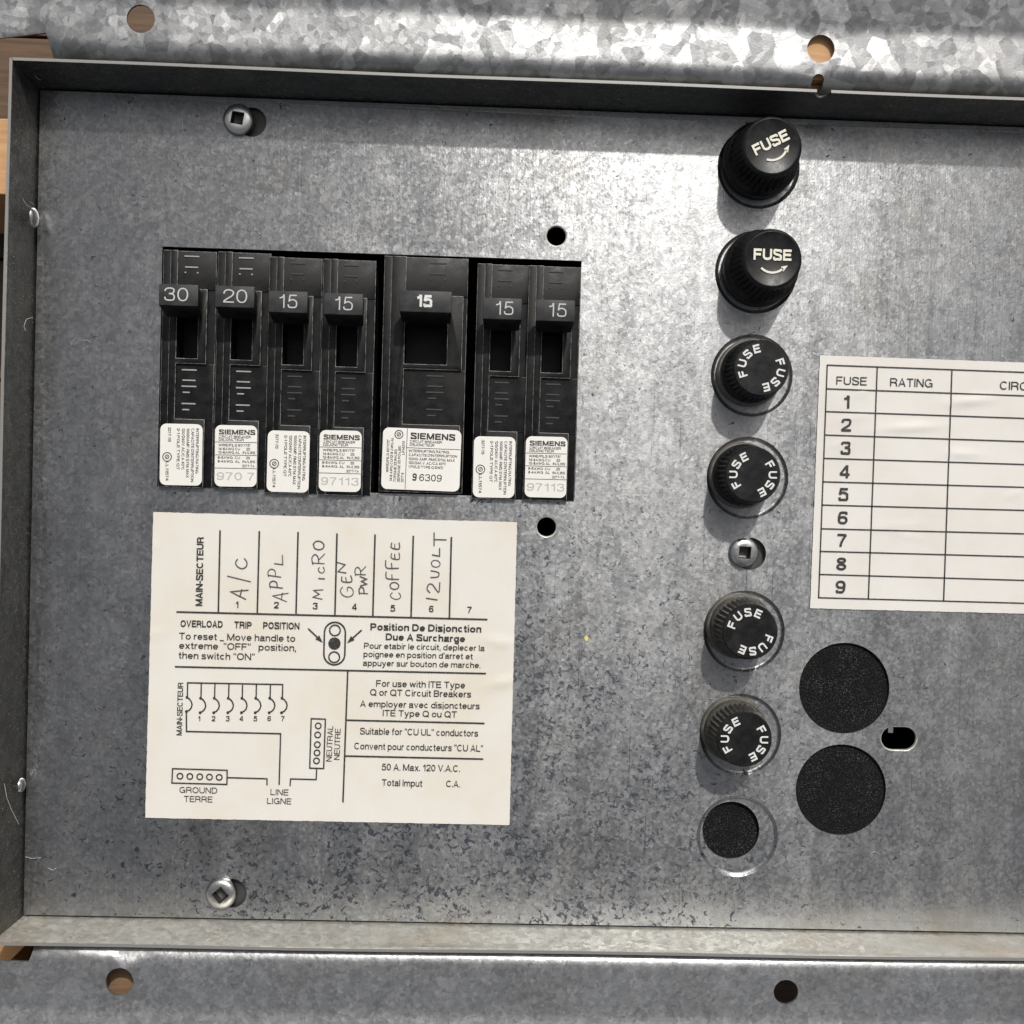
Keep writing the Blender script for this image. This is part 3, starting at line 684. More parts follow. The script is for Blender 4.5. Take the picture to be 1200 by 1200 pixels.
L3((30,1004,1.5),(37,1006,2.5),(48,1005,1.5)); L3((97,400,1.2),(101,398,2),(106,401,1.2)); L3((35,236,30),(40,240,22))

# wood the flanges rest on
hx = P(962,57,50)
wood_block(hx[0]-75, hx[0]+60, yt_at(hx[0])+15, yt_at(hx[0])+190, ZF-8, 'pale pine block seen through the round hole in the upper flange', (11, 14))
b0 = P(4,140,30); b1 = P(3,229,30)
wood_block(-700, min(tl[0],xrl)-9, b1[1], b0[1], 34, 'pale pine block beside the upper part of the left rim')
wood_block(-640, -530, yb_at(-560)-170, yb_at(-560)-6-30, ZF-18, 'pale pine block under the left end of the lower flange')
wood_block(-500, -330, yb_at(-430)-150, yb_at(-430)-22, ZF-26, 'brown block seen through the left hole of the lower flange', None, 'brownlit')

# ------------------------------------------------------------------ screws
def screw_mesh(r, hgt, m, ang):
    mb = MB(); n = 40; prof = [(r*.5, -14), (r*.5, -.5), (r, -.2), (r, 1.5), (r*.97, hgt*.5), (r*.9, hgt*.76), (r*.76, hgt*.93), (r*.55, hgt)]
    vs = []; fs = []
    sq = r*.38
    def ring(kind, rad, z):
        for i in range(n):
            a = 2*math.pi*i/n
            if kind == 'c': x, y = rad*math.cos(a), rad*math.sin(a)
            else:
                k = rad/max(abs(math.cos(a)), abs(math.sin(a))); x, y = k*math.cos(a), k*math.sin(a)
            c, s_ = math.cos(ang), math.sin(ang); vs.append((x*c-y*s_, x*s_+y*c, z))
    for rad, z in prof: ring('c', rad, z)
    ring('s', sq*1.06, hgt*1.0); ring('s', sq*.97, hgt*.86); ring('s', sq*.93, -hgt*.5); ring('s', sq*.3, -hgt*.7)
    R = len(vs)//n
    for j in range(R-1):
        for i in range(n): fs.append((j*n+i, j*n+(i+1) % n, (j+1)*n+(i+1) % n, (j+1)*n+i))
    fs.append(tuple((R-1)*n+i for i in range(n)))
    mb.add(vs, fs[:-1-2*n]); k = len(mb.v); mb.add(vs, fs[-1-2*n:], 1); me = mb.mesh('screw', [m, M['bracket']], 32); return me  # inside of the square socket painted dark in place of its shade
for c, r, mt, ang, lb in ((screws[0], 17.8, 'steeldark', -.15, 'dull square-drive screw in a keyhole above the row of breakers'),
                      (screws[1], 18.2, 'steel', .72, 'shiny square-drive screw in a keyhole below the wiring diagram sticker'),
                      (screws[2], 17.5, 'steel', -.05, 'shiny square-drive screw in the column of fuse knobs')):
    me = screw_mesh(r, 8.2, M[mt], ang)
    tag(link('screw', me, None, (c[0], c[1], .6)), lb, 'screw', 'square-drive screws holding the plate')

# ------------------------------------------------------------------ fuse knobs
arc = lambda cx, cy, r, a0, a1, n=10: [(cx+r*math.cos(math.radians(a0+(a1-a0)*i/n)), cy+r*math.sin(math.radians(a0+(a1-a0)*i/n))) for i in range(n+1)]
NK = 72
mbb = MB(); mbb.lathe(0, 0, [(33,-40),(33,-3),(41.5,-3),(43,-1),(43.5,4),(42.5,7),(40,8)], 56)
holderA = mbb.mesh('holder', [M['black']], 40)
mbb = MB(); mbb.lathe(0, 0, [(33,-40),(33,-3),(38,-3),(39,0),(38.8,7),(37.6,9),(35,9.6)], 56)
holderB = mbb.mesh('holder', [M['knobring']], 40)
mbb = MB(); mbb.lathe(0, 0, [(40,7),(43.2,9),(43.6,19),(42.6,22),(40.4,24),(39.4,27),(38.4,38),(36.6,50),(35.2,57),(34.0,62),(32.0,65.0),(30.4,65.6),(29.4,65.0)], NK, knurl=(5,8,.095))
capA = mbb.mesh('cap', [M['knob']], 42)
mbb = MB(); mbb.lathe(0, 0, [(34,9),(36,10.5),(36.2,20),(35,22),(34.6,24),(33.6,42),(32.8,52),(31.6,57.4),(30.2,59)], NK, knurl=(4,6,.09))
capB = mbb.mesh('cap', [M['knob']], 42)
capB2 = capB.copy(); capB2.materials.clear(); capB2.materials.append(M['knobdusty']); capB2.materials.append(M['knob'])
_zt = max(v.co.z for v in capB2.vertices)
for p in capB2.polygons: p.material_index = 1 if p.center.z > _zt*.95 else 0
K = [('A', 28, 'tall black fuse knob with slanting raised lettering and arrow, topmost of the column'),
     ('A', 0, 'tall black fuse knob with level raised lettering and arrow, second from the top'),
     ('B', 199, 'low black fuse knob with double curved lettering, left of the fuse table top'),
     ('B', 212, 'low black fuse knob with double curved lettering, just above the screw in the knob column'),
     ('B', 161, 'low black fuse knob just below the screw, its lettering along top and bottom'),
     ('B', 211, 'low black fuse knob above the empty foam-filled hole, lowest of the column')]
for i, (kind, a0, lb) in enumerate(K):
    c = fcent[i]; z = -2
    t = thing('fuse_holder', lb, 'fuse knob', (c[0], c[1], z), 'fuse knobs in a column')
    link('holder', holderA if kind == 'A' else holderB, t)
    cp = link('cap', capA if kind == 'A' else (capB2 if i > 3 else capB), t); cp.rotation_euler.z = random.random()
    mb = MB()
    if kind == 'A':
        a = math.radians(a0); ux, uy = math.cos(a), math.sin(a); n_ = (-uy, ux)
        cc = (n_[0]*4.5, n_[1]*4.5)
        textw(mb, 'FUSE', cc, 12.5, a, 66.0, .035, .86)
        pts = [(ux*(x)+n_[0]*yv, uy*(x)+n_[1]*yv) for x, yv in arc(0, 2, 17.5, 228, 312, 12)]
        mb.strip(pts, 2.4, 66.0)
        e = Vector(pts[-1]); d = (Vector(pts[-1])-Vector(pts[-3])).normalized(); nn = Vector((-d.y, d.x))
        mb.add([(*(e+nn*3.0), 66.0), (*(e-nn*3.0-d*1), 66.0), (*(e+d*7), 66.0)], [(0,1,2)])
        # raised characters
        lm = mb.mesh('lettering', [M['creamprint']])
        o = link('lettering', lm, t); sm = o.modifiers.new('depth', 'SOLIDIFY'); sm.thickness = 1.2*S; sm.offset = -1
    else:
        for base in (a0, a0-180):
            for k, ch in enumerate('FUSE'):
                an = math.radians(base-31*k); textw(mb, ch, (22.2*math.cos(an), 22.2*math.sin(an)), 9.6, an-math.pi/2, 59.3, .03, .9)
        link('lettering', mb.mesh('lettering', [M['whiteprint']]), t)

# ------------------------------------------------------------------ breakers
def terrace(xs, ys, hts, z0):
    """stepped block: one height per grid cell, ys descending"""
    mb = MB(); lv = sorted({z0}|{h for r in hts for h in r}); nx_, ny = len(xs)-1, len(ys)-1
    H = lambda i, j: hts[j][i] if 0 <= i < nx_ and 0 <= j < ny else z0
    def zs(a, b_): return [l for l in lv if a <= l <= b_]
    for j in range(ny):
        for i in range(nx_):
            h = H(i, j); x0, x1, y1, y0 = xs[i], xs[i+1], ys[j], ys[j+1]
            mb.add([(x0,y0,h),(x1,y0,h),(x1,y1,h),(x0,y1,h)], [(0,1,2,3)])
            mb.add([(x0,y0,z0),(x1,y0,z0),(x1,y1,z0),(x0,y1,z0)], [(3,2,1,0)])
            for di, dj, a, b_ in ((1,0,(x1,y0),(x1,y1)), (-1,0,(x0,y1),(x0,y0)), (0,1,(x0,y0),(x1,y0)), (0,-1,(x1,y1),(x0,y1))):
                g = H(i+di, j+dj)
                if g < h:
                    z = zs(g, h)
                    for q in range(len(z)-1): mb.add([(*a,z[q]),(*b_,z[q]),(*b_,z[q+1]),(*a,z[q+1])], [(0,1,2,3)])
    return mb
ZB = -120
def body(w, rx, sl0, sl1, gx):
    xs = [0, 8.5, rx, sl1, gx, w]; ys = [0, -44, -50, -124, -130, -194, -273]
    f, r, z, e, s_ = 6, 2.6, 1.2, 5.2, -26
    h = [[e,f,r,r,r],[e,f,f,f,z],[e,f,s_,f,z],[e,f,f,f,z],[e,f,r,r,r],[e,f,f,f,z]]
    return terrace(xs, ys, h, ZB).mesh('body', [M['black'], M['worn']], 30, bevel=.8, worn=1)
def handle(x0, x1, s0, s1):
    mb = MB()
    mb.frustum((s0, s1, -77, -60, -24), (s0, s1, -77, -60, 19.8))
    mb.frustum((x0+2, x1-2, -79, -57, 20), (x0, x1, -70, -46, 46))
    me = mb.mesh('handle', [M['black'], M['handle']], 30, bevel=1.0)
    zt = max(v.co.z for v in me.vertices)
    for p in me.polygons:
        if p.normal.z > .9 and p.center.z > zt*.97: p.material_index = 1  # top face coloured as sunlit, remaining faces left black as shade
    return me
narrow_body = body(60.5, 17, 17, 41.5, 51.4); wide_body = body(97, 25.5, 25.5, 75, 92.5)
narrow_handle = handle(7.5, 51.5, 17.4, 41); wide_handle = handle(21.5, 80.5, 26.5, 74)
def marks(w, cx, k):
    mb = MB()
    for y, l in ((-6,17),(-18.5,15),(-137,17),(-149,15),(-156,17),(-163,8),(-176,16),(-183,8)):
        x = cx-(3 if l < 10 else 0); mb.box(x-l/2*k, x+l/2*k, y-.75, y+.75, 2.4, 3.4)
    for x in (-7, 7): mb.box(cx+x*k-1, cx+x*k+1, -25.5, -24, 2.4, 3.4)
    return mb
mk_l = marks(58, 32, 1).mesh('embossed_mark', [M['emboss']]); mk_d = marks(58, 32, 1).mesh('embossed_mark', [M['embossd']])
mk_w = marks(97, 62, 1.2).mesh('embossed_mark', [M['embossd']])
def rrect(x0, x1, y0, y1, r, n=6):
    pts = []
    for cx, cy, a0 in ((x1-r,y1-r,0),(x0+r,y1-r,90),(x0+r,y0+r,180),(x1-r,y0+r,270)):
        pts += [(cx+r*math.cos(math.radians(a0+90*i/n)), cy+r*math.sin(math.radians(a0+90*i/n))) for i in range(n+1)]
    return pts
def sticker_mesh(w, h):
    mb = MB(); p = rrect(0, w, -h, 0, 7); n = len(p)
    mb.add([(x,y,0) for x,y in p]+[(x,y,.45) for x,y in p], [tuple(range(n,2*n)), tuple(reversed(range(n)))]+[(i,(i+1)%n,n+(i+1)%n,n+i) for i in range(n)])
    return mb.mesh('rating_sticker', [M['sticker']])
st_n = sticker_mesh(48.5, 71); st_w = sticker_mesh(91, 71.5)
ZP = .6
def logo(mb, cx, cy, r):
    mb.strip(arc(cx, cy, r, 60, 300+0, 18), 1.1, ZP); mb.strip(arc(cx, cy, r, -50, 50, 8), 1.1, ZP)
    mb.strip(circle(cx, cy, r*.45, 14), .9, ZP, closed=True); mb.strip([(cx-r*.3,cy-r*.3),(cx+r*.3,cy+r*.3)], .8, ZP)
def printA():
    mb = MB()
    for x, s, y0, y1 in ((41,'INTERRUPTING RATING',5,57),(35.6,'CAPACITE D\'INTERRUPTION',5,67),(30.2,'10000AMP. RMS SYM. MAX',5,62),(24.8,'120/240V AC/CA 40°C',5,53),(19.2,'2-1 POLE TYPE QT',5,53),(9,'3277-7B',4,21),(6.8,'LL11574',44,66)):
        text(mb, s, (x,-y0), (x,-y1), 3.3, ZP, .02)
    logo(mb, 8.2, -38.5, 5); return mb.mesh('printing', [M['ink']])
def printB(num, dens):
    mb = MB()
    text(mb, 'SIEMENS', (4.5,-10.8), (46.3,-10.8), 5.7, ZP, .045)
    for s, x0, x1, y in (('CIRCUIT BREAKER',4.5,41,14.9),('DISJONCTEUR',4.3,33,18.3),('WIRE/FILS 60°/75°',4,41,24.6),('14-8AWG CU',4,29,28.9),('35',36,40.5,28.9),('12-8AWG AL',4,29,33),
                       ('IN./LBS',32,46.5,33),('8-6AWG  CU',3.5,29,39),('35',36,40.5,39),('8-4AWG  AL',3.5,29,43.4),('IN./LBS',32,46.5,43.4),('3277-7A',31.5,46,48.4)):
        text(mb, s, (x0,-y), (x1,-y), 3.0, ZP, .02)
    for y in (19.7, 34.6, 49.8): mb.strip([(.4,-y),(48,-y)], .7, ZP)
    pm = mb.mesh('printing', [M['ink']])
    mb = MB(); text(mb, num, (2.5,-63.5), (2.5+8.7*len(num),-63.5), 9, ZP, .0)
    return pm, mb.mesh('date_stamp', [M['inkgrey']])
def printW():
    mb = MB(); text(mb, 'SIEMENS', (32,-12.3), (84,-12.3), 7.4, ZP, .045)
    for s, x0, x1, y in (('CIRCUIT BREAKER',31.5,68.5,16.6),('DISJONCTEUR',31.5,60,20.4),('INTERRUPTING RATING',30.8,77.5,27.6),('CAPACITE D\'INTERRUPTION',30.8,87,32.2),('10000 AMP. RMS SYM. MAX',30.8,84.5,36.9),
                       ('120/240 V. AC/CA 40°C',30.8,74.5,41.4),('1 POLE TYPE Q SWD',30.8,71,46)): text(mb, s, (x0,-y), (x1,-y), 3.1, ZP, .02)
    for x, s, y0, y1 in ((8,'WIRE/FILS 60°/75°',52,14),(12.5,'14-8 AWG CU/12-8 AWG AL',62,11),(17,'TORQUE 25 IN-LBS',63,25),(21.4,'SERRAGE 25 PO-LBS',63,21),(25.8,'3277-8',63,52),(25.8,'LR14370',31,15)):
        text(mb, s, (x,-y0), (x,-y1), 3.0, ZP, .02)
    logo(mb, 18.5, -7.6, 4.6)
    mb.strip([(28,-.4),(28,-71)], .7, ZP); mb.strip([(28,-22.6),(90.6,-22.6)], .7, ZP)
    text(mb, '9', (36,-60.6), (41,-60.6), 8.6, ZP, .035); text(mb, '6309', (44,-60.6), (70,-60.6), 8.0, ZP, .0)
    return mb.mesh('printing', [M['ink']])
pA = printA(); pW = printW(); pB1 = printB('970 7', 0); pB2 = printB('97113', 1)
def num_mesh(s, cx, cy, h, bold, wide, m):
    mb = MB(); textw(mb, s, (cx, cy), h, 0, 46.15, bold, wide); return mb.mesh('rating_number', [m])
BR = [ # left, top, kind, number
 (191.5,292.5,'n','30','A','black breaker marked 30, leftmost in the row'),
 (255.5,294.5,'n','20','B','black breaker marked 20, second from the left'),
 (316,300.5,'n','15','A','narrow black breaker marked 15 beside the 20 breaker, with sideways sticker text'),
 (379.2,303,'n','15','B','narrow black breaker marked 15 just left of the wide breaker'),
 (450.8,299.5,'w','15','W','wide black breaker with bold white 15 on a broad handle'),
 (560,308.5,'n','15','A','narrow black breaker marked 15 just right of the wide breaker'),
 (620.4,310.7,'n','15','B','black breaker marked 15, rightmost in the row')]
for i, (lx, ty_, kind, num, st, lb) in enumerate(BR):
    c = P(lx, ty_, 6)
    t = thing('circuit_breaker', lb, 'circuit breaker', (c[0], c[1], 0), 'circuit breakers in the panel opening')
    w = kind == 'w'
    link('body', wide_body if w else narrow_body, t); 
    h = link('handle', wide_handle if w else narrow_handle, t)
    if w: nm = num_mesh(num, 50, -57.5, 13.5, .03, .92, M['whiteprint'])
    else: nm = num_mesh(num, 30-(3 if i == 0 else 0)+(2 if i > 4 else 0), -57.5, 15, -.008, 1.12 if i < 2 else 1.0, M['greyprint'])
    link('rating_number', nm, h)
    link('embossed_mark', mk_w if w else (mk_l if i < 2 else mk_d), t)['kind'] = 'stuff'
    # stickers sit a little differently on every breaker
    off = {0:(1.2,-200), 1:(1.5,-200), 2:(3,-200.5), 3:(0.8,-198), 5:(1.2,-200.5), 6:(1.8,-198.5)}.get(i)
    s_ = link('rating_sticker', st_w if w else st_n, t, (3.6,-198.5,6.1) if w else (off[0], off[1], 6.1))
    s_.rotation_euler.z = math.radians(random.uniform(-.7,.7))
    if st == 'A': link('printing', pA, s_)
    elif st == 'W': link('printing', pW, s_)
    else:
        pp = pB1 if i == 1 else pB2
        link('printing', pp[0], s_); link('date_stamp', pp[1], s_)

# ------------------------------------------------------------------ paper labels
def lens(bumps):
    def f(x, y):
        h = 0
        for (px, py, a, b_, ht, an) in bumps:
            c = P(px, py); dx, dy = x-c[0], y-c[1]; u = dx*math.cos(an)+dy*math.sin(an); v_ = -dx*math.sin(an)+dy*math.cos(an)
            h += 1.5*ht*math.exp(-(u/a)**2-(v_/b_)**2)
        return h
    return f
def label_sheet(quad, zf, nx_, ny):
    mb = MB(); a, b_, c, d = [Vector(q) for q in quad]; vs = []; z0 = .9
    for j in range(ny+1):
        for i in range(nx_+1):
            u, v_ = i/nx_, j/ny; p = a.lerp(b_, u).lerp(d.lerp(c, u), v_)
            e = min(u, 1-u, v_, 1-v_)
            jit = Vector((0,0))
            if e == 0: jit = Vector((rr.uniform(-.25,.25), rr.uniform(-.25,.25)))
            vs.append((p.x+jit.x, p.y+jit.y, z0+.35+zf(p.x, p.y)))
    n = len(vs); vs += [(x, y, z0-.5) for x, y, z in vs]
    q = lambda i, j: j*(nx_+1)+i
    fs = [(q(i,j), q(i,j+1), q(i+1,j+1), q(i+1,j)) for j in range(ny) for i in range(nx_)]
    per = [q(i,0) for i in range(nx_)]+[q(nx_,j) for j in range(ny)]+[q(i,ny) for i in range(nx_,0,-1)]+[q(0,j) for j in range(ny,0,-1)]
    fs += [(per[k], per[(k+1) % len(per)], per[(k+1) % len(per)]+n, per[k]+n) for k in range(len(per))]
    mb.add(vs, fs); return mb
ZT = 2.0
# --- wiring sticker
zf1 = lens([(590,799,17,4.5,1.3,.3),(583,752,20,5,1.0,-.1),(560,768,22,8,.5,.3),(176,640,12,3,.5,.2),(180,742,14,4,.5,.1),(300,880,60,30,.3,.6),(470,660,70,26,.3,.2)])
W1 = (P(390,780)[0], P(390,780)[1], 1)
s1 = thing('wiring_sticker', 'cream wiring diagram sticker with handwritten circuit names below the breakers', 'sticker', W1)
def lpart(name, mb, m, parent, origin, smooth=None):
    mb.o = origin; return link(name, mb.mesh(name, [m], smooth), parent)
lpart('paper', label_sheet([P(180,600), P(606,612), P(597,966.5), P(170.5,958)], zf1, 90, 75), M['paper'], s1, W1, 60)
mb = MB()
def T1(s, x0, y0, x1, y1, h, bold=.0): text(mb, s, P(x0,y0,1.5), P(x1,y1,1.5), h, ZT, bold, zf1)
def LN(pts, w=1.9, m_=None, zf=zf1):
    q = [P(x, y, 1.5) for x, y in pts]; out = [q[0]]
    for a, b_ in zip(q, q[1:]):
        n = max(1, int(math.dist(a, b_)/14))
        out += [(a[0]+(b_[0]-a[0])*k/n, a[1]+(b_[1]-a[1])*k/n) for k in range(1, n+1)]
    (m_ or mb).strip(out, w, ZT, zf)
T1('MAIN-SECTEUR', 237.3,710, 239,629.5, 8, .03)
for a, b_, c, d in ((258,622,256,716.5),(304,623,301.6,717.5),(349.4,624,347,718.8),(395,625.6,392.6,719.8),(439.6,626.8,437,721),(484.4,628.4,481.8,722),(529,629.7,526.7,723)): LN([(a,b_),(c,d)], 2.0)
LN([(207.5,717),(570.6,725.9)], 2.0)
for k, (x, y) in enumerate(((278,708.5),(324,709),(369.5,710),(415.4,711),(460.4,712.6),(505.4,713.5),(550.3,714.5))): textw(mb, str(k+1), P(x,y,1.5), 7.6, 0, ZT+.05, .025, .92)
T1('OVERLOAD', 211.6,734.6, 261,735.6, 8, .035); T1('TRIP', 274.6,736, 295,736.6, 8, .035); T1('POSITION', 308.4,736.8, 351,737.6, 8, .035)
T1('To reset _ Move handle to', 210,749, 346,752, 7.8, .012); T1('extreme  “OFF”   position,', 210,760, 347,763, 7.8, .012); T1('then switch “ON”', 209.5,771.6, 298.5,773.6, 7.8, .012)
T1('Position De Disjonction', 434,738.4, 564,741.2, 8.3, .032); T1('Due A Surcharge', 452,750, 545,752.4, 8, .03)
T1('Pour etabir le circuit, deplecer la', 426.6,759.8, 568,762.8, 6.8, .012); T1('poignee en position d’arret et', 426,769.6, 554,772.4, 6.8, .012); T1('appuyer sur bouton de marche.', 425.5,780, 563,782.8, 6.8, .012)
LN([(205.6,781.2),(569,789.2)]); LN([(407.6,785.8),(402,939.6)])
T1('For use with ITE Type', 440.8,804.4, 545,806.6, 7.6, .01); T1('Q or QT Circuit Breakers', 433.7,814.8, 552,817.2, 7.6, .01)
T1('A employer avec disjoncteurs', 422,828, 562,831, 7.4, .01); T1('ITE Type Q ou QT', 448.5,839, 535.3,840.8, 7.4, .01)
LN([(406.9,843.8),(567.3,847.6)]); T1('Suitable for “CU UL” conductors', 422,860.4, 560.2,863, 7.8, .01); T1('Convent pour conducteurs “CU AL”', 415.3,877.8, 566,880.8, 7.8, .01)
LN([(405,885.8),(565.8,889.4)]); T1('50 A. Max. 120 V.A.C.', 447.5,902.4, 539,904.4, 7.8, .01); T1('Total Imput', 447.5,920.6, 494.8,921.8, 7.8, .01); T1('C.A.', 522.8,922, 539,922.4, 7.6, .01)
# lever picture
def ring1(x, y, r, w=1.7): mb.strip(circle(*P(x,y,1.5), r, 24), w, ZT, zf1, closed=True)
c = P(392.2,754,1.5); mb.strip(stadium(c[0], c[1], 12.2, 25.5, 12, math.pi/2), 1.9, ZT, zf1, closed=True)
ring1(392.6,738.6,6.2); ring1(391.7,770,6.2); mb.disc(*P(392,754,1.5), 7.2, ZT, 24, zf1)
def arrow(x0, y0, x1, y1):
    a = Vector(P(x0,y0,1.5)); b_ = Vector(P(x1,y1,1.5)); d = (b_-a).normalized(); n = Vector((-d.y, d.x))
    mb.strip([a, b_-d*7], 1.8, ZT, zf1)
    q = [b_-d*9+n*3.2, b_-d*9-n*3.2, b_]; mb.add([(p.x, p.y, ZT+.03+zf1(p.x,p.y)) for p in q], [(0,1,2)])
arrow(361.5,736.8, 378.4,753); arrow(423.5,738.6, 406.8,753.6)
# circuit picture (grid of the sticker, five steps per unit)
q5 = lambda x, y: (160+x/5, 770+y/5)
LN([q5(300,150), q5(857,160)], 1.6)
def sw(x, y0, y1, y2):
    LN([q5(x,y0), q5(x-2,y1)], 1.6)
    LN([q5(x-5+a, b_) for a, b_ in ((0,y1),(16,y1+10),(27,y1+26),(31,y1+44),(26,y1+62),(14,y1+76),(-2,y2))], 1.6)
    mb.disc(*P(*q5(x-4,y1),1.5), 1.7, ZT+.04, 10, zf1); mb.disc(*P(*q5(x-7,y2),1.5), 1.7, ZT+.04, 10, zf1)
for k, (x, nx_) in enumerate(((380,368),(460,452),(542,535),(622,615),(703,697),(785,778),(857,858))):
    sw(x, 153+k, 240, 325); textw(mb, str(k+1), P(*q5(nx_,360),1.5), 6.0, 0, ZT, .02, .9)
sw(300,150,235,318)
LN([q5(293,320), q5(293,435), q5(845,448), q5(836,745)], 1.7)
def quadl(pts): LN([q5(*p) for p in pts]+[q5(*pts[0])], 1.6)
quadl([(212,653),(532,662),(530,745),(208,737)]); quadl([(1024,360),(1107,363),(1097,652),(1015,650)])
for x, y in ((255,697),(313,698.5),(371,700),(428,702),(485,703.5),(1065,402),(1062,455),(1060,512),(1058,560),(1055,607)): ring1(*q5(x,y), 3.3, 1.5)
LN([q5(532,705), q5(765,712), q5(765,748)], 1.6); LN([q5(900,752), q5(903,713), q5(1053,717), q5(1056,650)], 1.6)
T1('GROUND', 210.4,928.8, 254.6,929.8, 7); T1('TERRE', 215.6,939.4, 249,940.2, 7); T1('LINE', 317,931.4, 338,932, 7); T1('LIGNE', 313,941.8, 341.4,942.4, 7)
T1('MAIN-SECTEUR', 213.3,861.6, 215,799.8, 6.4, .02); T1('NEUTRAL', 388.8,892.2, 390.6,850.4, 6.6, .005); T1('NEUTRE', 398,890.2, 399.4,853.8, 6.6, .005)
lpart('printing', mb, M['ink'], s1, W1)
# handwriting, pen strokes in a unit box
HW = {'A':[[(0,0),(.5,1),(1,-.05)],[(.15,.38),(.95,.34)]], 'C':[[(.95,.82),(.6,1),(.2,.8),(.02,.4),(.25,.05),(.65,0),(1,.2)]], 'P':[[(.05,0),(.15,1)],[(0,.95),(.6,1.02),(.98,.8),(.8,.5),(.12,.42)]],
      'L':[[(.1,1),(0,.05),(1,.12)]], 'M':[[(0,0),(.12,1),(.5,.35),(.85,1),(1,0)]], 'I':[[(.5,0),(.5,1)]], 'R':[[(.05,0),(.12,1)],[(0,.95),(.6,1.02),(.95,.78),(.7,.52),(.12,.46)],[(.4,.48),(1,-.05)]],
      'O':[[(.5,1),(.12,.85),(0,.45),(.2,.08),(.6,0),(.95,.3),(.95,.75),(.62,1.02),(.45,.98)]], 'G':[[(.95,.85),(.6,1),(.2,.82),(.02,.42),(.22,.06),(.62,0),(.95,.2),(.95,.45),(.6,.45)]],
      'E':[[(.9,.95),(.3,.98),(.08,.55),(.12,.08),(.5,0),(1,.1)],[(.1,.52),(.8,.6)]], 'N':[[(0,0),(.15,.95),(.75,.08),(1,1.05)]], 'W':[[(0,.95),(.2,.02),(.5,.8),(.72,.02),(1,1)]],
      'F':[[(.2,0),(.12,.8),(.4,1),(1.1,1.02)],[(.05,.5),(.8,.56)]], 'V':[[(0,.95),(.1,.2),(.4,0),(.8,.1),(1,.95)]], '2':[[(0,.75),(.3,1),(.75,.92),(.8,.6),(.1,.02),(1.05,.0)]], 'T':[[(.5,0),(.45,1)],[(-.15,.98),(1.1,1.05)]], 'l':[[(.5,0),(.4,1)]]}
mb = MB(); hr = random.Random(5)
def hand(ch, px, py, h, w, rot=90):
    c = Vector(P(px, py, 1.5)); a = math.radians(rot+hr.uniform(-4,4))
    for st in HW[ch]:
        pts = []
        for i in range(len(st)):      # smooth the pen path
            p0 = Vector(st[max(i-1,0)]); p1 = Vector(st[i]); p2 = Vector(st[min(i+1,len(st)-1)]); p3 = Vector(st[min(i+2,len(st)-1)])
            if i == len(st)-1: pts.append(p1); break
            sharp = ch in 'AMNWLTIl'
            for k in range(4):
                t = k/4
                pts.append(p1.lerp(p2, t) if sharp else .5*((2*p1)+(-p0+p2)*t+(2*p0-5*p1+4*p2-p3)*t*t+(-p0+3*p1-3*p2+p3)*t*t*t))
        out = []
        for p in pts:
            x, y = (p.x-.5)*w, (p.y-.5)*h; out.append((c.x+x*math.cos(a)-y*math.sin(a), c.y+x*math.sin(a)+y*math.cos(a)))
        mb.strip(out, hr.uniform(1.0,1.5), ZT+.05, zf1)
for a in (('A',279.6,695,19,11,80),('C',282.8,660.6,13,12),('A',328,699,17,10,82),('P',324,685,15,8,84),('P',322,671.5,15,9),('L',327,656,10,11),
          ('M',372.6,696,11,11),('I',377,678,7,2),('C',376.6,668,7,7),('R',373,655,14,12),('O',373.6,639,12,10),
          ('G',406.4,693.6,15,12),('E',406.4,678.8,12,8),('N',400.5,665,10,13),('P',426,692,10,8),('W',426,681,8,11),('R',422.3,669,12,10),
          ('C',463.4,698.3,12,8),('O',462.3,686.4,10,8),('F',460,675.6,15,8),('F',459.7,662.6,15,9),('E',463.4,651.8,10,8),('E',463.4,639.8,10,8),
          ('l',506,701.8,13,1,80),('2',507.8,688.6,14,12),('V',509.4,672.8,10,8),('O',510.7,660.4,10,8),('L',511.5,646.8,9,9),('T',516,632,14,12)): hand(*a)
LN([(266.6,675),(293.6,681.6)], 1.25, mb); 
lpart('handwriting', mb, M['pen'], s1, W1)

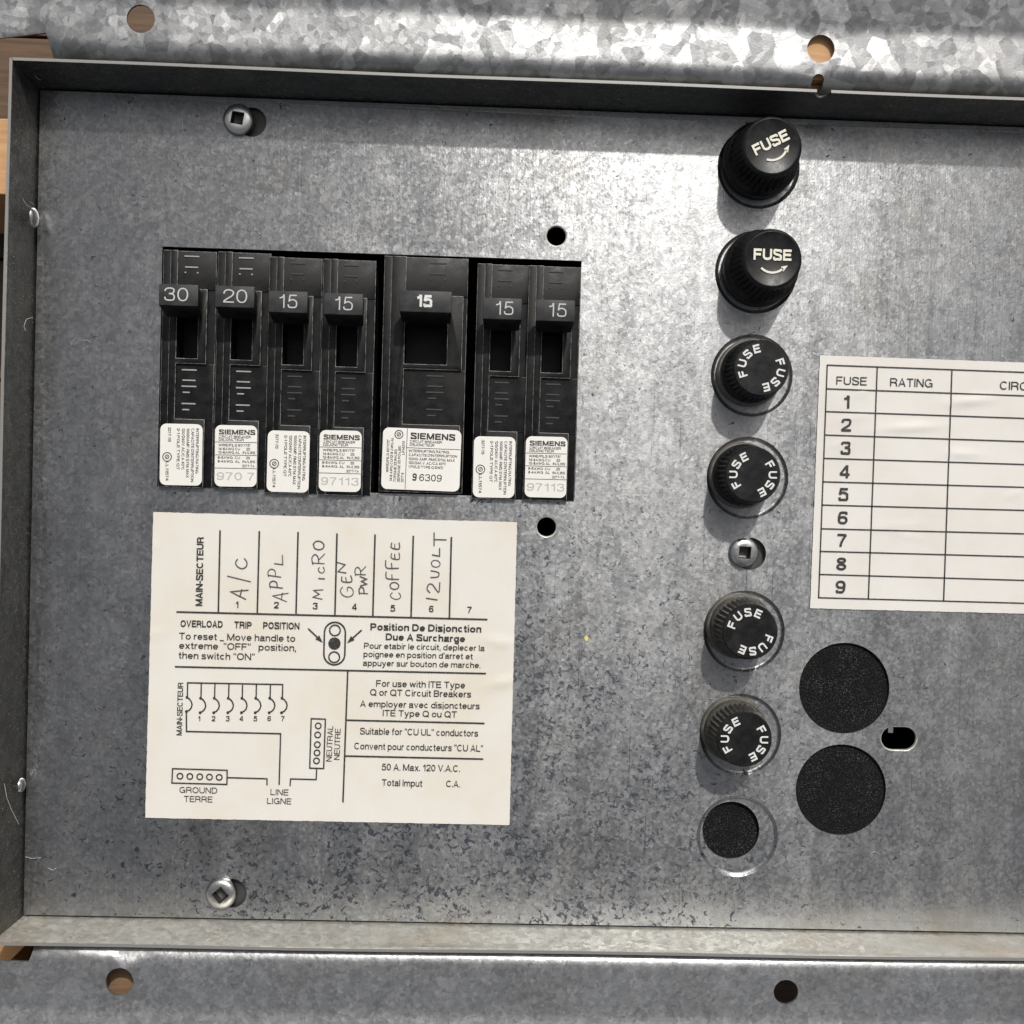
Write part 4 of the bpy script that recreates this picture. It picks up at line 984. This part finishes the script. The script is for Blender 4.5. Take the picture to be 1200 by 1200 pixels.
# --- fuse table
zf2 = lens([(1137,470,26,5,1.5,.12),(1068,501,32,4.6,1.3,.08),(1128,532,18,4,1.1,.0),(1186,580,10,3,.8,.5),(1000,490,22,4,.5,.2),(1050,616,30,4,.5,.1),(985,520,14,3,.5,.4),(1065,628,20,4,.4,-.2),(1009,461,8,3,.7,.6)])
a = Vector(P(960.6,416.5)); b_ = Vector(P(1200,425)); e = b_+(b_-a).normalized()*330
c = Vector(P(949,712.7)); d = Vector(P(1200,719)); g = d+(d-c).normalized()*330
W2 = (P(1080,570)[0], P(1080,570)[1], 1)
s2 = thing('fuse_table_sticker', 'white numbered fuse rating table sticker right of the fuse knobs', 'sticker', W2)
lpart('paper', label_sheet([a, e, g, c], zf2, 130, 80), M['paper2'], s2, W2, 60)
mb = MB()
LZ = lambda p, q, w=1.5: (lambda A, B: mb.strip([(A[0]+(B[0]-A[0])*k/40, A[1]+(B[1]-A[1])*k/40) for k in range(41)], w, ZT, zf2))(p, q)
def ext(p, q, L): p, q = Vector(p), Vector(q); return q+(q-p).normalized()*L
rows = [(969.4,427.8,436.3),(968.8,455.6,463.8),(967.6,482.2,490.2),(966.4,509.7,517.4),(965.3,537,544.2),(964.2,564.5,571),(963,591.7,598),(962,619.5,625.4),(961,646,652.4),(960,673,680),(959.3,700.3,706.8)]
for x, y0, y1 in rows: LZ(P(x,y0,1.5), ext(P(x,y0,1.5), P(1200,y1,1.5), 300))
LZ(P(969.4,427.8,1.5), P(959.3,700.3,1.5)); LZ(P(1028,430.8,1.5), P(1017.6,701.7,1.5)); LZ(P(1115.5,434.4,1.5), P(1105.8,703.9,1.5))
LZ(ext(P(969.4,427.8,1.5), P(1200,436.3,1.5), 300), ext(P(959.3,700.3,1.5), P(1200,706.8,1.5), 300))
def T2(s, x0, y0, x1, y1, h, bold=.0): text(mb, s, P(x0,y0,1.5), P(x1,y1,1.5), h, ZT, bold, zf2)
T2('FUSE', 979.9,450.6, 1015.6,451.6, 9.6, .004); T2('RATING', 1043,452.6, 1092.6,454, 9.8, .004); T2('CIRCUIT', 1171.6,456.4, 1226,458.4, 9.8, .004)
for k, (x, y) in enumerate(((992.3,471),(991.7,498),(990.9,525),(989.8,552.6),(988.4,579.3),(987.6,606.8),(986.8,633),(986,660.7),(985,687.7))): textw(mb, str(k+1), P(x,y,1.5), 15.2, 0, ZT+.1, .025, .98)
lpart('printing', mb, M['ink'], s2, W2)
